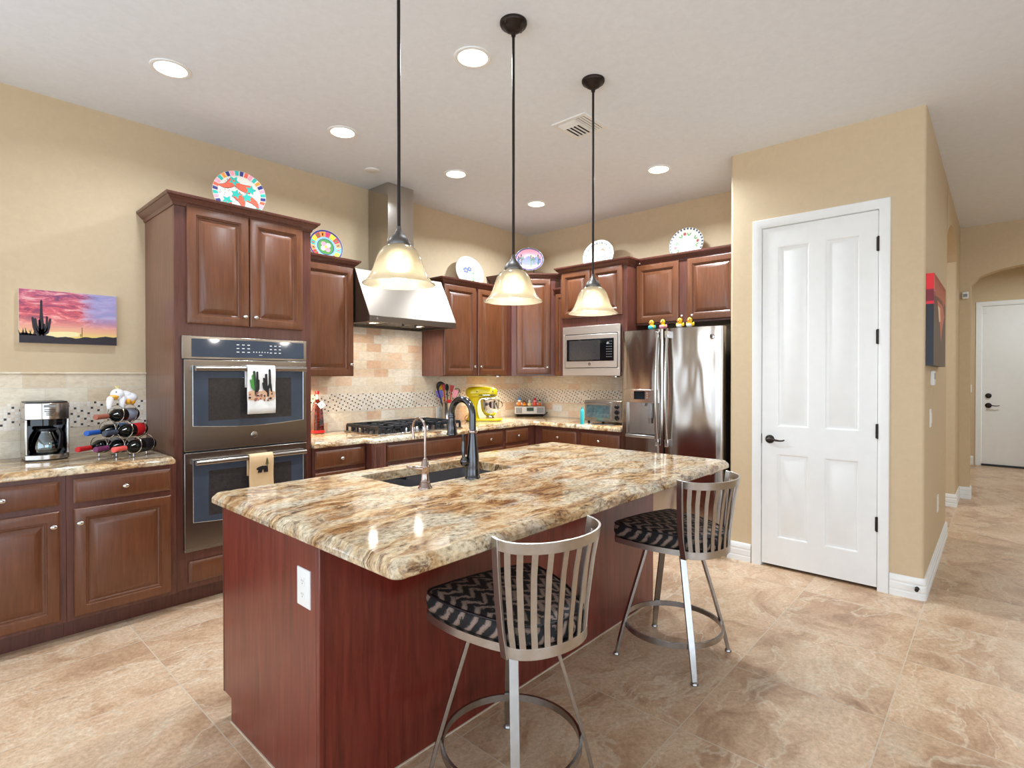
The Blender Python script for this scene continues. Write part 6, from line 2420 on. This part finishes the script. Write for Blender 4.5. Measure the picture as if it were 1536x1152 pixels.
# ---- teal bottle
t = thing('teal_bottle', 'slim teal bottle on the back counter left of the toaster oven', 'bottle', (4.345, 3.005, .914))
MB().lathe([(0, 0), (.0185, 0), (.0195, .004), (.0195, .128), (.016, .140), (.010, .148), (0, .148)], (4.345, 3.005, .9145), seg=22).build('body', TURQ, t, ang=40)
MB().lathe([(0, .148), (.0085, .148), (.008, .166), (.0045, .170), (0, .170)], (4.345, 3.005, .9145), seg=16).build('cap', pal('deep_teal', 30, 130, 140), t, ang=40)

# ---- toaster oven
t = thing('toaster_oven', 'stainless toaster oven with glass door on the counter beside the fridge', 'toaster oven', (4.70, 2.87, .914))
tx0, tx1, ty0, ty1, tz0, tz1 = 4.505, 4.83, 2.665, 3.085, .938, 1.142
MB().box(tx0 + .012, tx1, ty0, ty1, tz0, tz1).build('housing', M['steely'], t, bevel=.008, seg=3)
mb = MB().box(tx0, tx0 + .013, ty0, ty1, tz0, tz1)
mb.build('front_frame', M['gunmetal'], t, bevel=.002)
dy0, dy1 = ty0 + .105, ty1 - .012
d = MB().box(tx0 - .010, tx0 - .0005, dy0, dy1, tz0 + .012, tz1 - .012).build('door', M['steely'], t, bevel=.002)
MB().box(tx0 - .0115, tx0 - .0095, dy0 + .018, dy1 - .018, tz0 + .038, tz1 - .046).build('window', plain('toaster_window', (92, 112, 118), .06, var=.3, vscale=30), d)
mb = MB()
for z in (tz0 + .070, tz0 + .092, tz0 + .120):
    mb.tube([(tx0 - .012, dy0 + .024, z), (tx0 - .012, dy1 - .024, z)], .0012, 5)
mb.build('rack_wire', M['chrome'], d)
mb = MB().tube([(tx0 - .036, dy0 + .01, tz1 - .026), (tx0 - .036, dy1 - .01, tz1 - .026)], .0075, 12)
for y in (dy0 + .03, dy1 - .03):
    mb.cyl((tx0 - .036, y, tz1 - .026), (tx0 - .008, y, tz1 - .026), .006, seg=10)
mb.build('handle', M['gunmetal'], d)
for z in (tz0 + .042, tz0 + .095, tz0 + .148):
    mb = MB().lathe([(.024, 0), (.024, .003), (.018, .004), (.016, .020), (.013, .023), (0, .023)], (tx0, ty0 + .050, z), (-1, 0, 0), 20)
    mb.obox((tx0 - .0245, ty0 + .050, z), (.002, 0, 0), (0, .0025, 0), (0, 0, .014))
    mb.build('control_knob', M['black'], t)
for x in (tx0 + .03, tx1 - .03):
    for y in (ty0 + .03, ty1 - .03):
        MB().cyl((x, y, .9145), (x, y, tz0 + .002), .012, .014, 12).build('foot', M['black'], t)
tag(MB().prism(rrect(4.40, 4.51, 2.70, 2.96, .03, 4), .9145, .9185).build('splatter_mat', M['darkgrey'], loc=(4.455, 2.83, .9145), bevel=.001),
    'dark flat mat on the counter in front of the toaster oven', 'mat')

# ---- rubber ducks on the fridge
def fy_(px):      # y where the picture column meets the door-top row
    return px
ducks = [(2.185, 'yellow duck in sunglasses with teal side, leftmost on the fridge', M['black'], TURQ, OFFW, False),
         (2.083, 'yellow duck in pink and green shirt, second from left on the fridge', M['black'], PINK, TEAL, False),
         (1.935, 'yellow duck with white antenna ball and raised wings, on the fridge', ORANGE, OFFW, OFFW, True),
         (1.850, 'yellow duck with antenna ball, dark hair and sunglasses, rightmost on the fridge', M['black'], OFFW, YEL, True)]
for y, lab, hair, c1, c2, ant in ducks:
    p = Vector((4.185, y, 1.7725))
    g = thing('rubber_duck', lab, 'rubber duck', tuple(p), 0, 'rubber ducks on the refrigerator')
    f = Vector((-1, .15, 0)).normalized()
    s_ = Vector((-f.y, f.x, 0))
    mb = MB()
    mb.ball(p + UZ * .023, (.030, .026, .023), 18, 12)
    mb.ball(p + UZ * .062 + f * .004, (.0205, .0205, .0215), 18, 12)
    mb.ball(p + UZ * .042, (.015, .015, .014), 12, 8)
    mb.build('body', YEL, g, ang=80)
    MB().ball(p + UZ * .058 + f * .024, (.011, .013, .006), 14, 8).build('bill', ORANGE, g, ang=80)
    mb = MB().ball(p + UZ * .020 + f * .006, (.029, .024, .021), 18, 12)
    mb.build('shirt', c1, g, ang=80)
    mb = MB().ball(p + UZ * .020 + f * .016 , (.017, .013, .016), 14, 10)
    mb.build('shirt_front', c2, g, ang=80)
    for k in (-1, 1):
        mb = MB().ball(p + s_ * .029 * k + UZ * (.030 if ant else .024) - f * .002, (.009, .009, .016), 12, 8)
        mb.build('wing', YEL if ant else c1, g, ang=80)
    mb = MB()
    mb.ball(p + UZ * .072 - f * .004, (.019, .019, .0135), 16, 10)
    mb.build('hair', hair, g, ang=80)
    mb = MB()
    for k in (-1, 1):
        mb.ball(p + UZ * .067 + f * .020 + s_ * .008 * k, (.0055, .0065, .0045), 10, 8)
    mb.build('sunglasses', M['black'], g, ang=80)
    if ant:
        b = p + UZ * .080
        e = b + UZ * .020 + s_ * .016 - f * 0
        MB().tube([b, e], .0012, 6).build('antenna_stem', M['black'], g)
        MB().ball(e, .0085, 12, 8).build('antenna_ball', OFFW, g, ang=80)
